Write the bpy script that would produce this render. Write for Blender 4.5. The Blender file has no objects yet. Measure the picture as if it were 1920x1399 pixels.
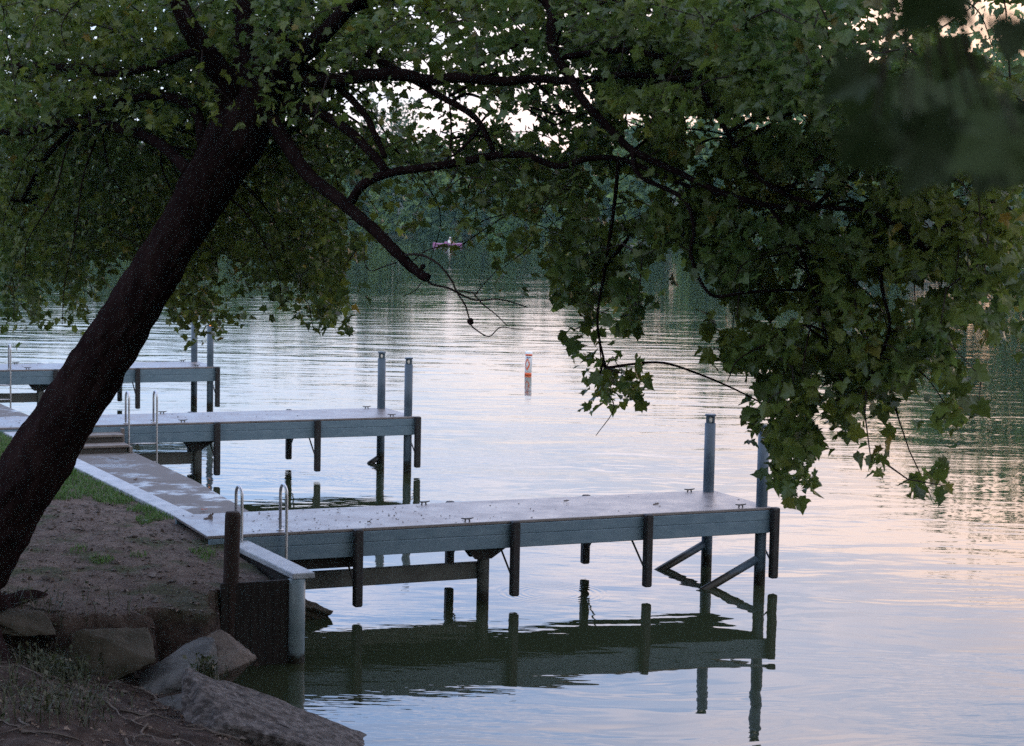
import bpy, math, random
import numpy as np
from mathutils import Matrix, Vector
rng = np.random.default_rng(7)
random.seed(7)
S = bpy.context.scene
COL = S.collection

# ------------------------------------------------------------------ camera
F_PX, PITCH, ROLL, CAM_H = 3641.8, 0.0855, 0.0205, 4.55
cam = bpy.data.cameras.new('camera')
cam.sensor_width = 36.0
cam.lens = F_PX / 1920 * 36
cam.clip_start, cam.clip_end = 0.05, 6000
cam.dof.use_dof = True
cam.dof.focus_distance = 21.0
cam.dof.aperture_fstop = 5.6
cam.dof.aperture_blades = 7
co = bpy.data.objects.new('camera', cam)
COL.objects.link(co)
cp, sp, cr, sr = math.cos(PITCH), math.sin(PITCH), math.cos(ROLL), math.sin(ROLL)
fw = Vector((0, cp, -sp)); up0 = Vector((0, sp, cp)); rt0 = Vector((1, 0, 0))
rt = rt0 * cr + up0 * sr; up = up0 * cr - rt0 * sr
M3 = Matrix((rt, up, -fw)).transposed()
co.matrix_world = Matrix.Translation((0, 0, CAM_H)) @ M3.to_4x4()
S.camera = co

# ------------------------------------------------------------------ world, sun, exposure
SUN_AZ, SUN_EL = math.radians(34), math.radians(2.0)     # azimuth clockwise from the view direction
W = bpy.data.worlds.new('World'); S.world = W; W.use_nodes = True
def build_world():
    nt = W.node_tree; N = nt.nodes; L = nt.links; N.clear()
    def n(t, **k):
        x = N.new(t)
        for a, b in k.items(): setattr(x, a, b)
        return x
    def math_(op, a, b=None, clamp=False):
        m = n('ShaderNodeMath', operation=op, use_clamp=clamp)
        for i, v in enumerate((a, b)):
            if v is None: continue
            if isinstance(v, (int, float)): m.inputs[i].default_value = v
            else: L.new(v, m.inputs[i])
        return m.outputs[0]
    def mix(f, a, b, mode='MIX'):
        m = n('ShaderNodeMix', data_type='RGBA', blend_type=mode)
        for s, v in ((m.inputs[0], f), (m.inputs[6], a), (m.inputs[7], b)):
            if isinstance(v, (int, float)): s.default_value = v
            elif isinstance(v, tuple): s.default_value = (*v, 1)
            else: L.new(v, s)
        return m.outputs[2]
    def ramp(v, a, b):
        m = n('ShaderNodeMapRange', interpolation_type='SMOOTHSTEP')
        L.new(v, m.inputs[0]); m.inputs[1].default_value = a; m.inputs[2].default_value = b
        return m.outputs[0]
    tc = n('ShaderNodeTexCoord'); sep = n('ShaderNodeSeparateXYZ'); L.new(tc.outputs['Generated'], sep.inputs[0])
    x, y, z = sep.outputs
    sky = n('ShaderNodeTexSky', sky_type='NISHITA', sun_disc=False)
    sky.sun_elevation = SUN_EL; sky.sun_rotation = SUN_AZ
    sky.air_density = 1.0; sky.dust_density = 2.0; sky.ozone_density = 2.0
    # clouds: noise on a flat layer seen in perspective
    den = math_('ADD', math_('MAXIMUM', z, 0.0), 0.09)
    cx, cy = math_('DIVIDE', x, den), math_('DIVIDE', y, den)
    cv = n('ShaderNodeCombineXYZ'); L.new(cx, cv.inputs[0]); L.new(cy, cv.inputs[1])
    mp = n('ShaderNodeMapping'); mp.inputs['Rotation'].default_value = (0, 0, 0.5); mp.inputs['Scale'].default_value = (0.62, 1.15, 1)
    L.new(cv.outputs[0], mp.inputs[0])
    nz = n('ShaderNodeTexNoise'); nz.inputs['Scale'].default_value = 1.5; nz.inputs['Detail'].default_value = 6
    nz.inputs['Distortion'].default_value = 0.6
    L.new(mp.outputs[0], nz.inputs['Vector'])
    cloud = ramp(nz.outputs[0], 0.42, 0.61)
    low = ramp(z, 0.03, 0.27)                             # 0 at the horizon, 1 higher up
    az = ramp(x, -0.24, 0.22)                             # 0 on the blue side, 1 towards the afterglow
    base = mix(low, mix(az, (5.3, 7.0, 10.0), (8.0, 6.2, 6.1)), mix(az, (3.6, 7.2, 15.0), (6.6, 8.6, 13.4)))
    cl = mix(low, mix(az, (7.3, 7.9, 9.9), (10.1, 7.4, 6.8)), mix(az, (11.0, 12.5, 17.5), (17.0, 14.6, 15.8)))
    c = mix(cloud, base, cl)
    # afterglow round the set sun
    dx, dy = math.sin(SUN_AZ), math.cos(SUN_AZ)
    hl = math_('ADD', math_('MULTIPLY', x, dx), math_('MULTIPLY', y, dy))
    glow = math_('MULTIPLY', ramp(hl, 0.86, 1.0), math_('SUBTRACT', 1.0, ramp(z, 0.12, 0.29)))
    c = mix(glow, c, (13.6, 8.5, 6.1))
    back = ramp(y, 0.35, -0.75)                           # the eastern sky is darker
    c = mix(back, c, (10.5, 9.9, 9.6))
    zen = ramp(z, 0.35, 0.95)
    c = mix(math_('MULTIPLY', zen, 0.72), c, (9.6, 10.0, 12.4))
    nis = mix(1.0, sky.outputs[0], (1.2, 1.2, 1.2), 'MULTIPLY')
    c = mix(1.0, c, nis, 'ADD')
    bg = n('ShaderNodeBackground'); bg.inputs[1].default_value = 0.10
    L.new(c, bg.inputs[0]); out = n('ShaderNodeOutputWorld'); L.new(bg.outputs[0], out.inputs[0])
build_world()
sl = bpy.data.lights.new('sun', 'SUN'); sl.energy = 0.5; sl.angle = math.radians(14); sl.color = (1, 0.72, 0.52)
so = bpy.data.objects.new('sun', sl); COL.objects.link(so); so.location = (20, 40, 30)
sd = Vector((math.sin(SUN_AZ) * math.cos(math.radians(5)), math.cos(SUN_AZ) * math.cos(math.radians(5)), math.sin(math.radians(5))))
so.rotation_euler = sd.to_track_quat('Z', 'Y').to_euler()
vs = S.view_settings; S.display_settings.display_device = 'sRGB'
vs.view_transform = 'Standard'; vs.look = 'None'; vs.gamma = 1; vs.use_curve_mapping = False
vs.exposure = 0.5
S.cycles.use_denoising = False                            # the photograph is a grainy dusk shot
S.cycles.sample_clamp_indirect = 1.2
S.cycles.max_bounces = 8; S.cycles.transparent_max_bounces = 8; S.cycles.caustics_reflective = False

# ------------------------------------------------------------------ placing helpers
W_PX, H_PX = 1920, 1399
def ray(px, py):
    a, b = px - W_PX / 2, py - H_PX / 2
    u, v = a * cr + b * sr, -a * sr + b * cr
    X, upc = u / F_PX, -v / F_PX
    return X, cp + upc * sp, -sp + upc * cp
def at(px, py, Y):
    r = ray(px, py); k = Y / r[1]
    return np.array([r[0] * k, Y, r[2] * k + CAM_H])
def pl(px, py, z):
    r = ray(px, py); k = (z - CAM_H) / r[2]
    return np.array([r[0] * k, r[1] * k, z])
TH = 0.4201
U = np.array([math.cos(TH), math.sin(TH)]); V = np.array([-math.sin(TH), math.cos(TH)])
C0 = np.array([3.2125, 23.448])
def sh(a, o, z=0.0, e=0.0):          # shore frame: a towards the land, o along the shore away from the camera
    p = C0 + U * (e - a) + V * o
    return np.array([p[0], p[1], z])
def to_sh(x, y):
    dx, dy = x - C0[0], y - C0[1]
    return -(dx * U[0] + dy * U[1]), dx * V[0] + dy * V[1]

# ------------------------------------------------------------------ mesh helpers
class MB:
    def __init__(s): s.v = []; s.f = []
    def add(s, vs_, fs):
        k = len(s.v); s.v += [tuple(map(float, p)) for p in vs_]; s.f += [tuple(i + k for i in f) for f in fs]; return s
    def hexa(s, p):                  # eight corners: bottom ring 0-3, top ring 4-7
        return s.add(p, [(3, 2, 1, 0), (4, 5, 6, 7), (0, 1, 5, 4), (1, 2, 6, 5), (2, 3, 7, 6), (3, 0, 4, 7)])
    def box(s, fr, lo, hi, bev=0.0): # box in a frame function fr(a,b,z), with bevelled edges
        a0, b0, z0 = lo; a1, b1, z1 = hi
        if bev <= 0:
            return s.hexa([fr(a0, b0, z0), fr(a1, b0, z0), fr(a1, b1, z0), fr(a0, b1, z0), fr(a0, b0, z1), fr(a1, b0, z1), fr(a1, b1, z1), fr(a0, b1, z1)])
        e = bev
        rings = []
        for z, i in ((z0, e), (z0 + e, 0), (z1 - e, 0), (z1, e)):
            rings.append([(a0 + i, b0 + e, z), (a0 + e, b0 + i, z), (a1 - e, b0 + i, z), (a1 - i, b0 + e, z), (a1 - i, b1 - e, z), (a1 - e, b1 - i, z), (a0 + e, b1 - i, z), (a0 + i, b1 - e, z)])
        vs_ = [fr(*p) for r in rings for p in r]
        fs = [tuple(range(7, -1, -1)), tuple(range(24, 32))]
        for r in range(3):
            for k in range(8): fs.append((r * 8 + k, r * 8 + (k + 1) % 8, r * 8 + 8 + (k + 1) % 8, r * 8 + 8 + k))
        return s.add(vs_, fs)
    def tube(s, pts, rad, sides=10, cap=True, noise=0.0):
        pts = [np.array(p, float) for p in pts]; n = len(pts)
        rad = [rad] * n if isinstance(rad, (int, float)) else list(rad)
        t0 = pts[1] - pts[0]; t0 /= np.linalg.norm(t0) + 1e-12
        ref = np.array([0, 0, 1.0]) if abs(t0[2]) < 0.9 else np.array([1.0, 0, 0])
        nx = np.cross(t0, ref); nx /= np.linalg.norm(nx)
        vs_ = []
        for i in range(n):
            t = pts[min(i + 1, n - 1)] - pts[max(i - 1, 0)]; t /= np.linalg.norm(t) + 1e-12
            nx = nx - t * (nx @ t); nx /= np.linalg.norm(nx) + 1e-12
            ny = np.cross(t, nx)
            for k in range(sides):
                an = 2 * math.pi * k / sides
                r = rad[i] * (1 + (rng.random() - .5) * noise)
                vs_.append(pts[i] + nx * math.cos(an) * r + ny * math.sin(an) * r)
        fs = [(i * sides + k, i * sides + (k + 1) % sides, (i + 1) * sides + (k + 1) % sides, (i + 1) * sides + k) for i in range(n - 1) for k in range(sides)]
        if cap: fs += [tuple(range(sides - 1, -1, -1)), tuple(range((n - 1) * sides, n * sides))]
        return s.add(vs_, fs)
    def build(s, name, m, parent=None, smooth=False):
        return mesh_obj(name, s.v, s.f, m, parent, smooth)
def mesh_obj(name, v, f, m, parent=None, smooth=False):
    me = bpy.data.meshes.new(name); me.from_pydata(v, [], f); me.update()
    return link(name, me, m, parent, smooth)
def np_obj(name, v, tris, m, parent=None, smooth=False):      # numpy triangles
    me = bpy.data.meshes.new(name)
    v = np.asarray(v, np.float32); t = np.asarray(tris, np.int32)
    me.vertices.add(len(v)); me.vertices.foreach_set('co', v.ravel())
    me.loops.add(t.size); me.loops.foreach_set('vertex_index', t.ravel())
    me.polygons.add(len(t)); me.polygons.foreach_set('loop_start', np.arange(0, t.size, t.shape[1], dtype=np.int32))
    me.update(calc_edges=True)
    return link(name, me, m, parent, smooth)
def link(name, me, m, parent, smooth):
    o = bpy.data.objects.new(name, me); COL.objects.link(o)
    if m: me.materials.append(m)
    if smooth: me.polygons.foreach_set('use_smooth', np.ones(len(me.polygons), bool))
    if parent:
        o.parent = parent; o.matrix_parent_inverse = Matrix.Translation(-Vector(parent.location))
    return o
def thing(name, loc, label, cat, group=None):
    o = bpy.data.objects.new(name, None); COL.objects.link(o); o.location = [float(c) for c in loc]; o.empty_display_size = .2
    return tag(o, label, cat, group)
def tag(o, label, cat, group=None):
    o['label'] = label; o['category'] = cat
    if group: o['group'] = group
    return o
def kind(o, k): o['kind'] = k; return o
def smooth_path(pts, k=6):
    P = [np.array(p, float) for p in pts]; P = [2 * P[0] - P[1]] + P + [2 * P[-1] - P[-2]]
    out = []
    for i in range(1, len(P) - 2):
        for j in range(k):
            t = j / k
            out.append(.5 * (2 * P[i] + (P[i + 1] - P[i - 1]) * t + (2 * P[i - 1] - 5 * P[i] + 4 * P[i + 1] - P[i + 2]) * t * t + (3 * P[i] - P[i - 1] - 3 * P[i + 1] + P[i + 2]) * t ** 3))
    out.append(P[-2]); return out

# ------------------------------------------------------------------ materials
def nodes_of(name):
    m = bpy.data.materials.new(name); m.use_nodes = True; nt = m.node_tree
    return m, nt, nt.nodes['Principled BSDF']
def mat(name, c1, c2=None, scale=4.0, rough=.7, bump=0.0, bscale=30.0, spec=.5, rough2=None, stretch=(1, 1, 1), wet=None, contrast=(.35, .65)):
    m, nt, b = nodes_of(name); N, L = nt.nodes, nt.links
    tc = N.new('ShaderNodeTexCoord'); mp = N.new('ShaderNodeMapping'); mp.inputs['Scale'].default_value = stretch
    L.new(tc.outputs['Object'], mp.inputs[0])
    b.inputs['Roughness'].default_value = rough; b.inputs['Specular IOR Level'].default_value = spec
    b.inputs['Base Color'].default_value = (*c1, 1)
    col = None
    if c2:
        nz = N.new('ShaderNodeTexNoise'); nz.inputs['Scale'].default_value = scale; nz.inputs['Detail'].default_value = 8; nz.inputs['Roughness'].default_value = .65
        L.new(mp.outputs[0], nz.inputs['Vector'])
        mr = N.new('ShaderNodeMapRange'); mr.inputs[1].default_value, mr.inputs[2].default_value = contrast
        L.new(nz.outputs[0], mr.inputs[0])
        mx = N.new('ShaderNodeMix'); mx.data_type = 'RGBA'; L.new(mr.outputs[0], mx.inputs[0])
        mx.inputs[6].default_value = (*c1, 1); mx.inputs[7].default_value = (*c2, 1); col = mx.outputs[2]
        if rough2 is not None:
            r2 = N.new('ShaderNodeMapRange'); L.new(mr.outputs[0], r2.inputs[0]); r2.inputs[3].default_value = rough; r2.inputs[4].default_value = rough2
            L.new(r2.outputs[0], b.inputs['Roughness'])
    if wet:                                   # dark algae and water stain below a height
        z1, z2, wc = wet
        sx = N.new('ShaderNodeSeparateXYZ'); L.new(N.new('ShaderNodeNewGeometry').outputs['Position'], sx.inputs[0])
        n2 = N.new('ShaderNodeTexNoise'); n2.inputs['Scale'].default_value = 14; L.new(tc.outputs['Object'], n2.inputs['Vector'])
        ad = N.new('ShaderNodeMath'); ad.operation = 'MULTIPLY_ADD'; L.new(n2.outputs[0], ad.inputs[0]); ad.inputs[1].default_value = .12; L.new(sx.outputs[2], ad.inputs[2])
        m2 = N.new('ShaderNodeMapRange'); m2.interpolation_type = 'SMOOTHSTEP'; L.new(ad.outputs[0], m2.inputs[0]); m2.inputs[1].default_value = z1 + .06; m2.inputs[2].default_value = z2 + .06
        mw = N.new('ShaderNodeMix'); mw.data_type = 'RGBA'; L.new(m2.outputs[0], mw.inputs[0]); mw.inputs[6].default_value = (*wc, 1)
        if col: L.new(col, mw.inputs[7])
        else: mw.inputs[7].default_value = (*c1, 1)
        col = mw.outputs[2]
    if col: L.new(col, b.inputs['Base Color'])
    if bump:
        n3 = N.new('ShaderNodeTexNoise'); n3.inputs['Scale'].default_value = bscale; n3.inputs['Detail'].default_value = 10; n3.inputs['Roughness'].default_value = .7
        L.new(mp.outputs[0], n3.inputs['Vector'])
        bp = N.new('ShaderNodeBump'); bp.inputs['Strength'].default_value = 1; bp.inputs['Distance'].default_value = bump
        L.new(n3.outputs[0], bp.inputs['Height']); L.new(bp.outputs[0], b.inputs['Normal'])
    return m
def leaf_mat(name, cols, trans=.35, rough=.5, patch=None):
    m, nt, b = nodes_of(name); N, L = nt.nodes, nt.links
    g = N.new('ShaderNodeNewGeometry'); r = N.new('ShaderNodeValToRGB')
    L.new(g.outputs['Random Per Island'], r.inputs[0])
    el = r.color_ramp.elements
    for i, (p, c) in enumerate(cols):
        e = el[i] if i < 2 else el.new(p)
        e.position = p; e.color = (*c, 1)
    colour = r.outputs[0]
    if patch:                                 # whole boughs or trees that are yellower or bluer green
        sc_, ca, cb = patch
        z = N.new('ShaderNodeTexNoise'); z.inputs['Scale'].default_value = sc_; z.inputs['Detail'].default_value = 3; L.new(g.outputs['Position'], z.inputs['Vector'])
        mr = N.new('ShaderNodeMapRange'); L.new(z.outputs[0], mr.inputs[0]); mr.inputs[1].default_value, mr.inputs[2].default_value = .36, .64
        mc = N.new('ShaderNodeMix'); mc.data_type = 'RGBA'; L.new(mr.outputs[0], mc.inputs[0]); mc.inputs[6].default_value = (*ca, 1); mc.inputs[7].default_value = (*cb, 1)
        mm = N.new('ShaderNodeMix'); mm.data_type = 'RGBA'; mm.blend_type = 'MULTIPLY'; mm.inputs[0].default_value = 1; L.new(colour, mm.inputs[6]); L.new(mc.outputs[2], mm.inputs[7]); colour = mm.outputs[2]
    L.new(colour, b.inputs['Base Color']); b.inputs['Roughness'].default_value = rough; b.inputs['Specular IOR Level'].default_value = .4
    t = N.new('ShaderNodeBsdfTranslucent'); L.new(colour, t.inputs[0])
    ms = N.new('ShaderNodeMixShader'); ms.inputs[0].default_value = trans
    L.new(b.outputs[0], ms.inputs[1]); L.new(t.outputs[0], ms.inputs[2])
    L.new(ms.outputs[0], N['Material Output'].inputs[0])
    return m
ALG = (.012, .011, .008)
M = {}
M['deck'] = mat('deck_coating', (.085, .074, .078), (.18, .166, .168), 2.6, .22, .0010, 260, .5, rough2=.52)
M['fascia'] = mat('blue_grey_paint', (.085, .145, .20), (.125, .19, .25), 5, .5, .0006, 60, .4, stretch=(1, 1, 3))
M['timber'] = mat('wet_timber', (.055, .06, .06), (.085, .095, .095), 5, .6, .002, 40, .4, wet=(.05, .2, ALG))
M['pile'] = mat('pile_sleeve', (.030, .055, .085), (.055, .085, .12), 5, .5, .0012, 40, .4, wet=(.14, .24, ALG))
M['cornerpile'] = mat('pale_pile_sleeve', (.085, .125, .15), (.13, .175, .20), 5, .5, .0012, 40, .4, wet=(.06, .14, ALG))
M['rubber'] = mat('black_rubber', (.012, .012, .014), (.022, .02, .024), 12, .6, .001, 60, .3)
M['galv'] = mat('galvanised_steel', (.36, .38, .42), (.45, .47, .5), 20, .36, 0, 30, .6)
for k in ('galv',): M[k].node_tree.nodes['Principled BSDF'].inputs['Metallic'].default_value = .75
M['iron'] = mat('dark_iron', (.03, .03, .032), (.05, .048, .05), 20, .5)
M['cap'] = mat('pale_concrete', (.20, .225, .26), (.34, .37, .41), 5, .6, .003, 90, .4)
M['walk'] = mat('walkway_concrete', (.080, .072, .07), (.125, .116, .112), 1.3, .78, .0012, 160, .4, rough2=.12, contrast=(.50, .60))
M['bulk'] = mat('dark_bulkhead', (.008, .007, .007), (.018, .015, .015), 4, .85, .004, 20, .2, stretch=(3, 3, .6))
M['oldwood'] = mat('dark_weathered_wood', (.014, .009, .009), (.028, .018, .016), 6, .85, .006, 30, .2, stretch=(3, 3, .4))
M['step'] = mat('step_wood', (.10, .085, .08), (.16, .14, .13), 6, .6, .002, 40)
M['stepdark'] = mat('step_riser', (.022, .018, .017), (.035, .03, .028), 6, .7, .002, 40)
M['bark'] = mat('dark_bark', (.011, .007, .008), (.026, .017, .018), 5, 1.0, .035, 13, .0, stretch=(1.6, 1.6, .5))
M['twig'] = mat('twig_bark', (.016, .011, .011), (.03, .022, .02), 8, .85, 0, 10, .2)
M['rock'] = mat('grey_rock', (.032, .034, .037), (.088, .09, .095), 5, .85, .012, 22, .3)
M['rockwarm'] = mat('pinkish_rock', (.045, .037, .034), (.10, .085, .078), 5, .85, .01, 25, .3)
M['rockmoss'] = mat('mossy_rock', (.018, .017, .011), (.048, .042, .034), 4, .9, .012, 22, .2)
M['rockrough'] = mat('mottled_rough_rock', (.022, .019, .02), (.125, .116, .12), 14, .85, .035, 13, .3, contrast=(.42, .68))
M['buoywhite'] = mat('white_buoy', (.62, .68, .74), (.7, .75, .8), 6, .4)
M['buoyorange'] = mat('orange_band', (.70, .11, .025), None, rough=.45)
M['ink'] = mat('blue_ink', (.08, .12, .32), None, rough=.6)
M['lamplens'] = mat('lamp_lens', (.75, .75, .72), None, rough=.2)
M['kayak'] = mat('magenta_hull', (.30, .11, .30), (.36, .14, .36), 3, .4)
M['skin'] = mat('skin', (.35, .2, .14), None, rough=.6)
M['shirt'] = mat('white_shirt', (.75, .78, .82), None, rough=.8)
M['hat'] = mat('white_cap', (.8, .82, .85), None, rough=.8)
M['leaf'] = leaf_mat('sycamore_leaf', [(0, (.054, .090, .026)), (1, (.120, .178, .044)), (.35, (.078, .122, .033)), (.7, (.104, .156, .040)), (.965, (.13, .18, .042)), (.98, (.17, .13, .035))], .5, .40, (.85, (.80, .92, .95), (1.25, 1.12, .75)))
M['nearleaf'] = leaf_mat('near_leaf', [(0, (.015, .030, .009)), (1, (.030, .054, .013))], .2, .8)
M['far'] = leaf_mat('far_foliage', [(0, (.040, .082, .033)), (1, (.11, .18, .065)), (.5, (.064, .122, .047))], .25, .7, (.13, (.40, .52, .62), (1.7, 1.55, 1.05)))
M['willow'] = leaf_mat('willow_foliage', [(0, (.055, .12, .03)), (1, (.10, .19, .05))], .25, .7)
M['pale'] = leaf_mat('pale_foliage', [(0, (.05, .085, .05)), (1, (.09, .14, .08))], .25, .7)
M['grass'] = leaf_mat('grass_blades', [(0, (.035, .085, .015)), (1, (.075, .15, .03)), (.5, (.05, .115, .02))], .25, .6)
M['weed'] = leaf_mat('weed_blades', [(0, (.018, .024, .010)), (1, (.052, .052, .028)), (.6, (.026, .038, .013))], .2, .6)
M['litter'] = leaf_mat('dead_leaves', [(0, (.05, .032, .024)), (1, (.16, .12, .10)), (.6, (.08, .055, .04))], .1, .7)
M['redleaf'] = leaf_mat('red_leaf', [(0, (.22, .05, .03)), (1, (.3, .08, .04))], .2, .6)
def lit_mat():
    m, nt, b = nodes_of('lit_amber_lamp'); b.inputs['Base Color'].default_value = (.8, .35, .1, 1)
    b.inputs['Emission Color'].default_value = (1, .32, .06, 1); b.inputs['Emission Strength'].default_value = 2.2; return m
M['lit'] = lit_mat()

def ground_mat():
    m, nt, b = nodes_of('dirt_and_grass'); N, L = nt.nodes, nt.links
    tc = N.new('ShaderNodeTexCoord')
    def noise(sc, det=8, ro=.6):
        z = N.new('ShaderNodeTexNoise'); z.inputs['Scale'].default_value = sc; z.inputs['Detail'].default_value = det; z.inputs['Roughness'].default_value = ro
        L.new(tc.outputs['Object'], z.inputs['Vector']); return z.outputs[0]
    def rampf(v, a, c):
        r = N.new('ShaderNodeMapRange'); r.interpolation_type = 'SMOOTHSTEP'; L.new(v, r.inputs[0]); r.inputs[1].default_value = a; r.inputs[2].default_value = c; return r.outputs[0]
    def mix(f, a, c):
        x = N.new('ShaderNodeMix'); x.data_type = 'RGBA'; L.new(f, x.inputs[0])
        for s_, v in ((x.inputs[6], a), (x.inputs[7], c)):
            if isinstance(v, tuple): s_.default_value = (*v, 1)
            else: L.new(v, s_)
        return x.outputs[2]
    c = mix(rampf(noise(5), .35, .7), (.040, .027, .022), (.10, .076, .066))
    c = mix(rampf(noise(60, 4), .45, .72), c, (.15, .125, .11))
    c = mix(rampf(noise(1.1, 6), .50, .60), c, mix(rampf(noise(30, 4), .4, .6), (.020, .024, .011), (.05, .056, .026)))
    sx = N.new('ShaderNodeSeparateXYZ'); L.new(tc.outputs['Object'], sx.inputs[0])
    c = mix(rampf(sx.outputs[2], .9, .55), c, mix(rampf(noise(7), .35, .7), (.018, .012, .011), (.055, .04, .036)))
    L.new(c, b.inputs['Base Color']); b.inputs['Roughness'].default_value = .95; b.inputs['Specular IOR Level'].default_value = .15
    bp = N.new('ShaderNodeBump'); bp.inputs['Distance'].default_value = .03; L.new(noise(22, 10, .7), bp.inputs['Height']); L.new(bp.outputs[0], b.inputs['Normal'])
    return m
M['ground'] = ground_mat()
M['bed'] = mat('lake_bed_mud', (.04, .035, .025), (.06, .05, .035), .2, .9)
M['hill'] = mat('wooded_hill_soil', (.014, .02, .01), (.025, .03, .015), .05, .95)

RING = pl(1035, 1112, 0.0)
def water_mat():
    m, nt, b = nodes_of('lake_water'); N, L = nt.nodes, nt.links
    b.inputs['Base Color'].default_value = (.019, .025, .013, 1); b.inputs['Roughness'].default_value = .0; b.inputs['IOR'].default_value = 1.42
    geo = N.new('ShaderNodeNewGeometry'); P = geo.outputs['Position']
    sep = N.new('ShaderNodeSeparateXYZ'); L.new(P, sep.inputs[0])
    def noise(scale, rot, sx, sy, det, ro=.5, dist=0):
        mp = N.new('ShaderNodeMapping'); mp.inputs['Rotation'].default_value = (0, 0, rot); mp.inputs['Scale'].default_value = (sx, sy, 1); L.new(P, mp.inputs[0])
        z = N.new('ShaderNodeTexNoise'); z.inputs['Scale'].default_value = scale; z.inputs['Detail'].default_value = det; z.inputs['Roughness'].default_value = ro; z.inputs['Distortion'].default_value = dist
        L.new(mp.outputs[0], z.inputs['Vector']); return z.outputs[0]
    def mth(op, a, c=None):
        x = N.new('ShaderNodeMath'); x.operation = op
        for i, v in enumerate((a, c)):
            if v is None: continue
            if isinstance(v, (int, float)): x.inputs[i].default_value = v
            else: L.new(v, x.inputs[i])
        return x.outputs[0]
    def rg(v, a, c, lo=0., hi=1.):
        r = N.new('ShaderNodeMapRange'); r.interpolation_type = 'SMOOTHSTEP'; L.new(v, r.inputs[0])
        for i, q in enumerate((a, c, lo, hi)): r.inputs[i + 1].default_value = q
        return r.outputs[0]
    wind = mth('MULTIPLY', rg(sep.outputs[1], 25, 52, .06, 1.), rg(noise(.05, .3, 1, 2.2, 3), .30, .62, .35, 1.))
    wind = mth('MULTIPLY', wind, rg(sep.outputs[1], 58, 105, 1., .13))
    rip = mth('ADD', mth('MULTIPLY', noise(.85, .10, .30, 1.0, 2, .5, .3), 1.0), mth('MULTIPLY', noise(2.6, -.08, .32, 1.0, 2, .5), .22))
    hgt = mth('MULTIPLY', mth('MULTIPLY', rip, wind), .030)
    swell = mth('MULTIPLY', noise(.75, -.25, .5, 1.0, 3, .5, .4), .016)
    fine = mth('MULTIPLY', mth('MULTIPLY', noise(4.2, .12, .35, 1, 3), rg(noise(.16, .8, 1, 1, 3), .40, .62)), .0052)
    hgt = mth('ADD', mth('ADD', hgt, swell), fine)
    def ring(cx, cy, r1, r2, lam, amp):
        v = N.new('ShaderNodeVectorMath'); v.operation = 'DISTANCE'; L.new(P, v.inputs[0]); v.inputs[1].default_value = (cx, cy, 0)
        d = v.outputs['Value']; w = mth('MULTIPLY', rg(d, r1 - .1, r1 + .1), rg(d, r2, r2 - .12))
        return mth('MULTIPLY', mth('MULTIPLY', mth('SINE', mth('MULTIPLY', d, 6.283 / lam)), w), amp)
    hgt = mth('ADD', hgt, ring(RING[0], RING[1], .3, .72, .085, .0005))
    q = pl(580, 897, 0); hgt = mth('ADD', hgt, ring(q[0], q[1], .3, .9, .13, .0006))
    bp = N.new('ShaderNodeBump'); bp.inputs['Strength'].default_value = 1; bp.inputs['Distance'].default_value = 1
    L.new(hgt, bp.inputs['Height']); L.new(bp.outputs[0], b.inputs['Normal'])
    return m
M['water'] = water_mat()

# ------------------------------------------------------------------ terrain
def sstep(x, a, b):
    t = np.clip((x - a) / (b - a), 0, 1); return t * t * (3 - 2 * t)
def vnoise(x, y, s, seed=0):         # smooth value noise
    x, y = np.asarray(x) * s + seed * 17.3, np.asarray(y) * s + seed * 9.1
    xi, yi = np.floor(x), np.floor(y); fx, fy = x - xi, y - yi
    fx, fy = fx * fx * (3 - 2 * fx), fy * fy * (3 - 2 * fy)
    h = lambda i, j: (np.sin(i * 127.1 + j * 311.7 + seed * 3.1) * 43758.5453) % 1.0
    return (h(xi, yi) * (1 - fx) + h(xi + 1, yi) * fx) * (1 - fy) + (h(xi, yi + 1) * (1 - fx) + h(xi + 1, yi + 1) * fx) * fy
def bank_z(x, y):
    a, o = to_sh(x, y)
    n1 = (vnoise(x, y, 1.3, 1) - .5); n2 = (vnoise(x, y, 4.5, 2) - .5); n3 = vnoise(x, y, 11, 3) - .5
    d = a - (6.86 + .06 * o)
    hi = np.interp(d, [-.25, -.1, 0, 3, 10, 40], [-.9, .5, .87, 1.0, 1.5, 4.5]) + .05 * n1 * sstep(d, .1, .8) + .02 * n2 + .012 * n3
    dl = a - (7.42 + .06 * (o + 2))
    lo = np.interp(dl, [-1.5, -.3, 0, .5, 1.3, 3, 6, 30], [-.9, -.4, -.14, .08, .32, .60, 1.15, 5.0]) + np.maximum(0, -o - 8) * .148
    lo = lo + .16 * n1 + .07 * n2 + .035 * n3
    hi = hi - .075 * np.clip(-o, 0, 3)
    oe = np.interp(d, [.55, .8, 1.05, 3], [-1.8, -2.2, -2.75, -2.5]) + .30 * n1 + .35 * n2 + .2 * n3
    led = sstep(o, oe - .10, oe + .10)
    hi2 = np.where(d < .02, np.minimum(hi, lo + (hi - lo) * 1.0), hi)
    return lo * (1 - led) + hi2 * led
def axis(segs):
    out = [np.arange(a, b, s) for a, b, s in segs]; return np.concatenate(out)
ga = axis([(4.5, 6.2, .15), (6.2, 11.5, .055), (11.5, 16, .3), (16, 60, 2.0)])
go = axis([(-70, -30, 2), (-30, -13, .4), (-13, -9, .1), (-9, 10, .06), (10, 16, .25), (16, 90, 1.5)])
A, O = np.meshgrid(ga, go)
GX = C0[0] - U[0] * A + V[0] * O; GY = C0[1] - U[1] * A + V[1] * O; GZ = bank_z(GX, GY)
na, no = len(ga), len(go)
idx = np.arange(na * no).reshape(no, na)
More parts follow.
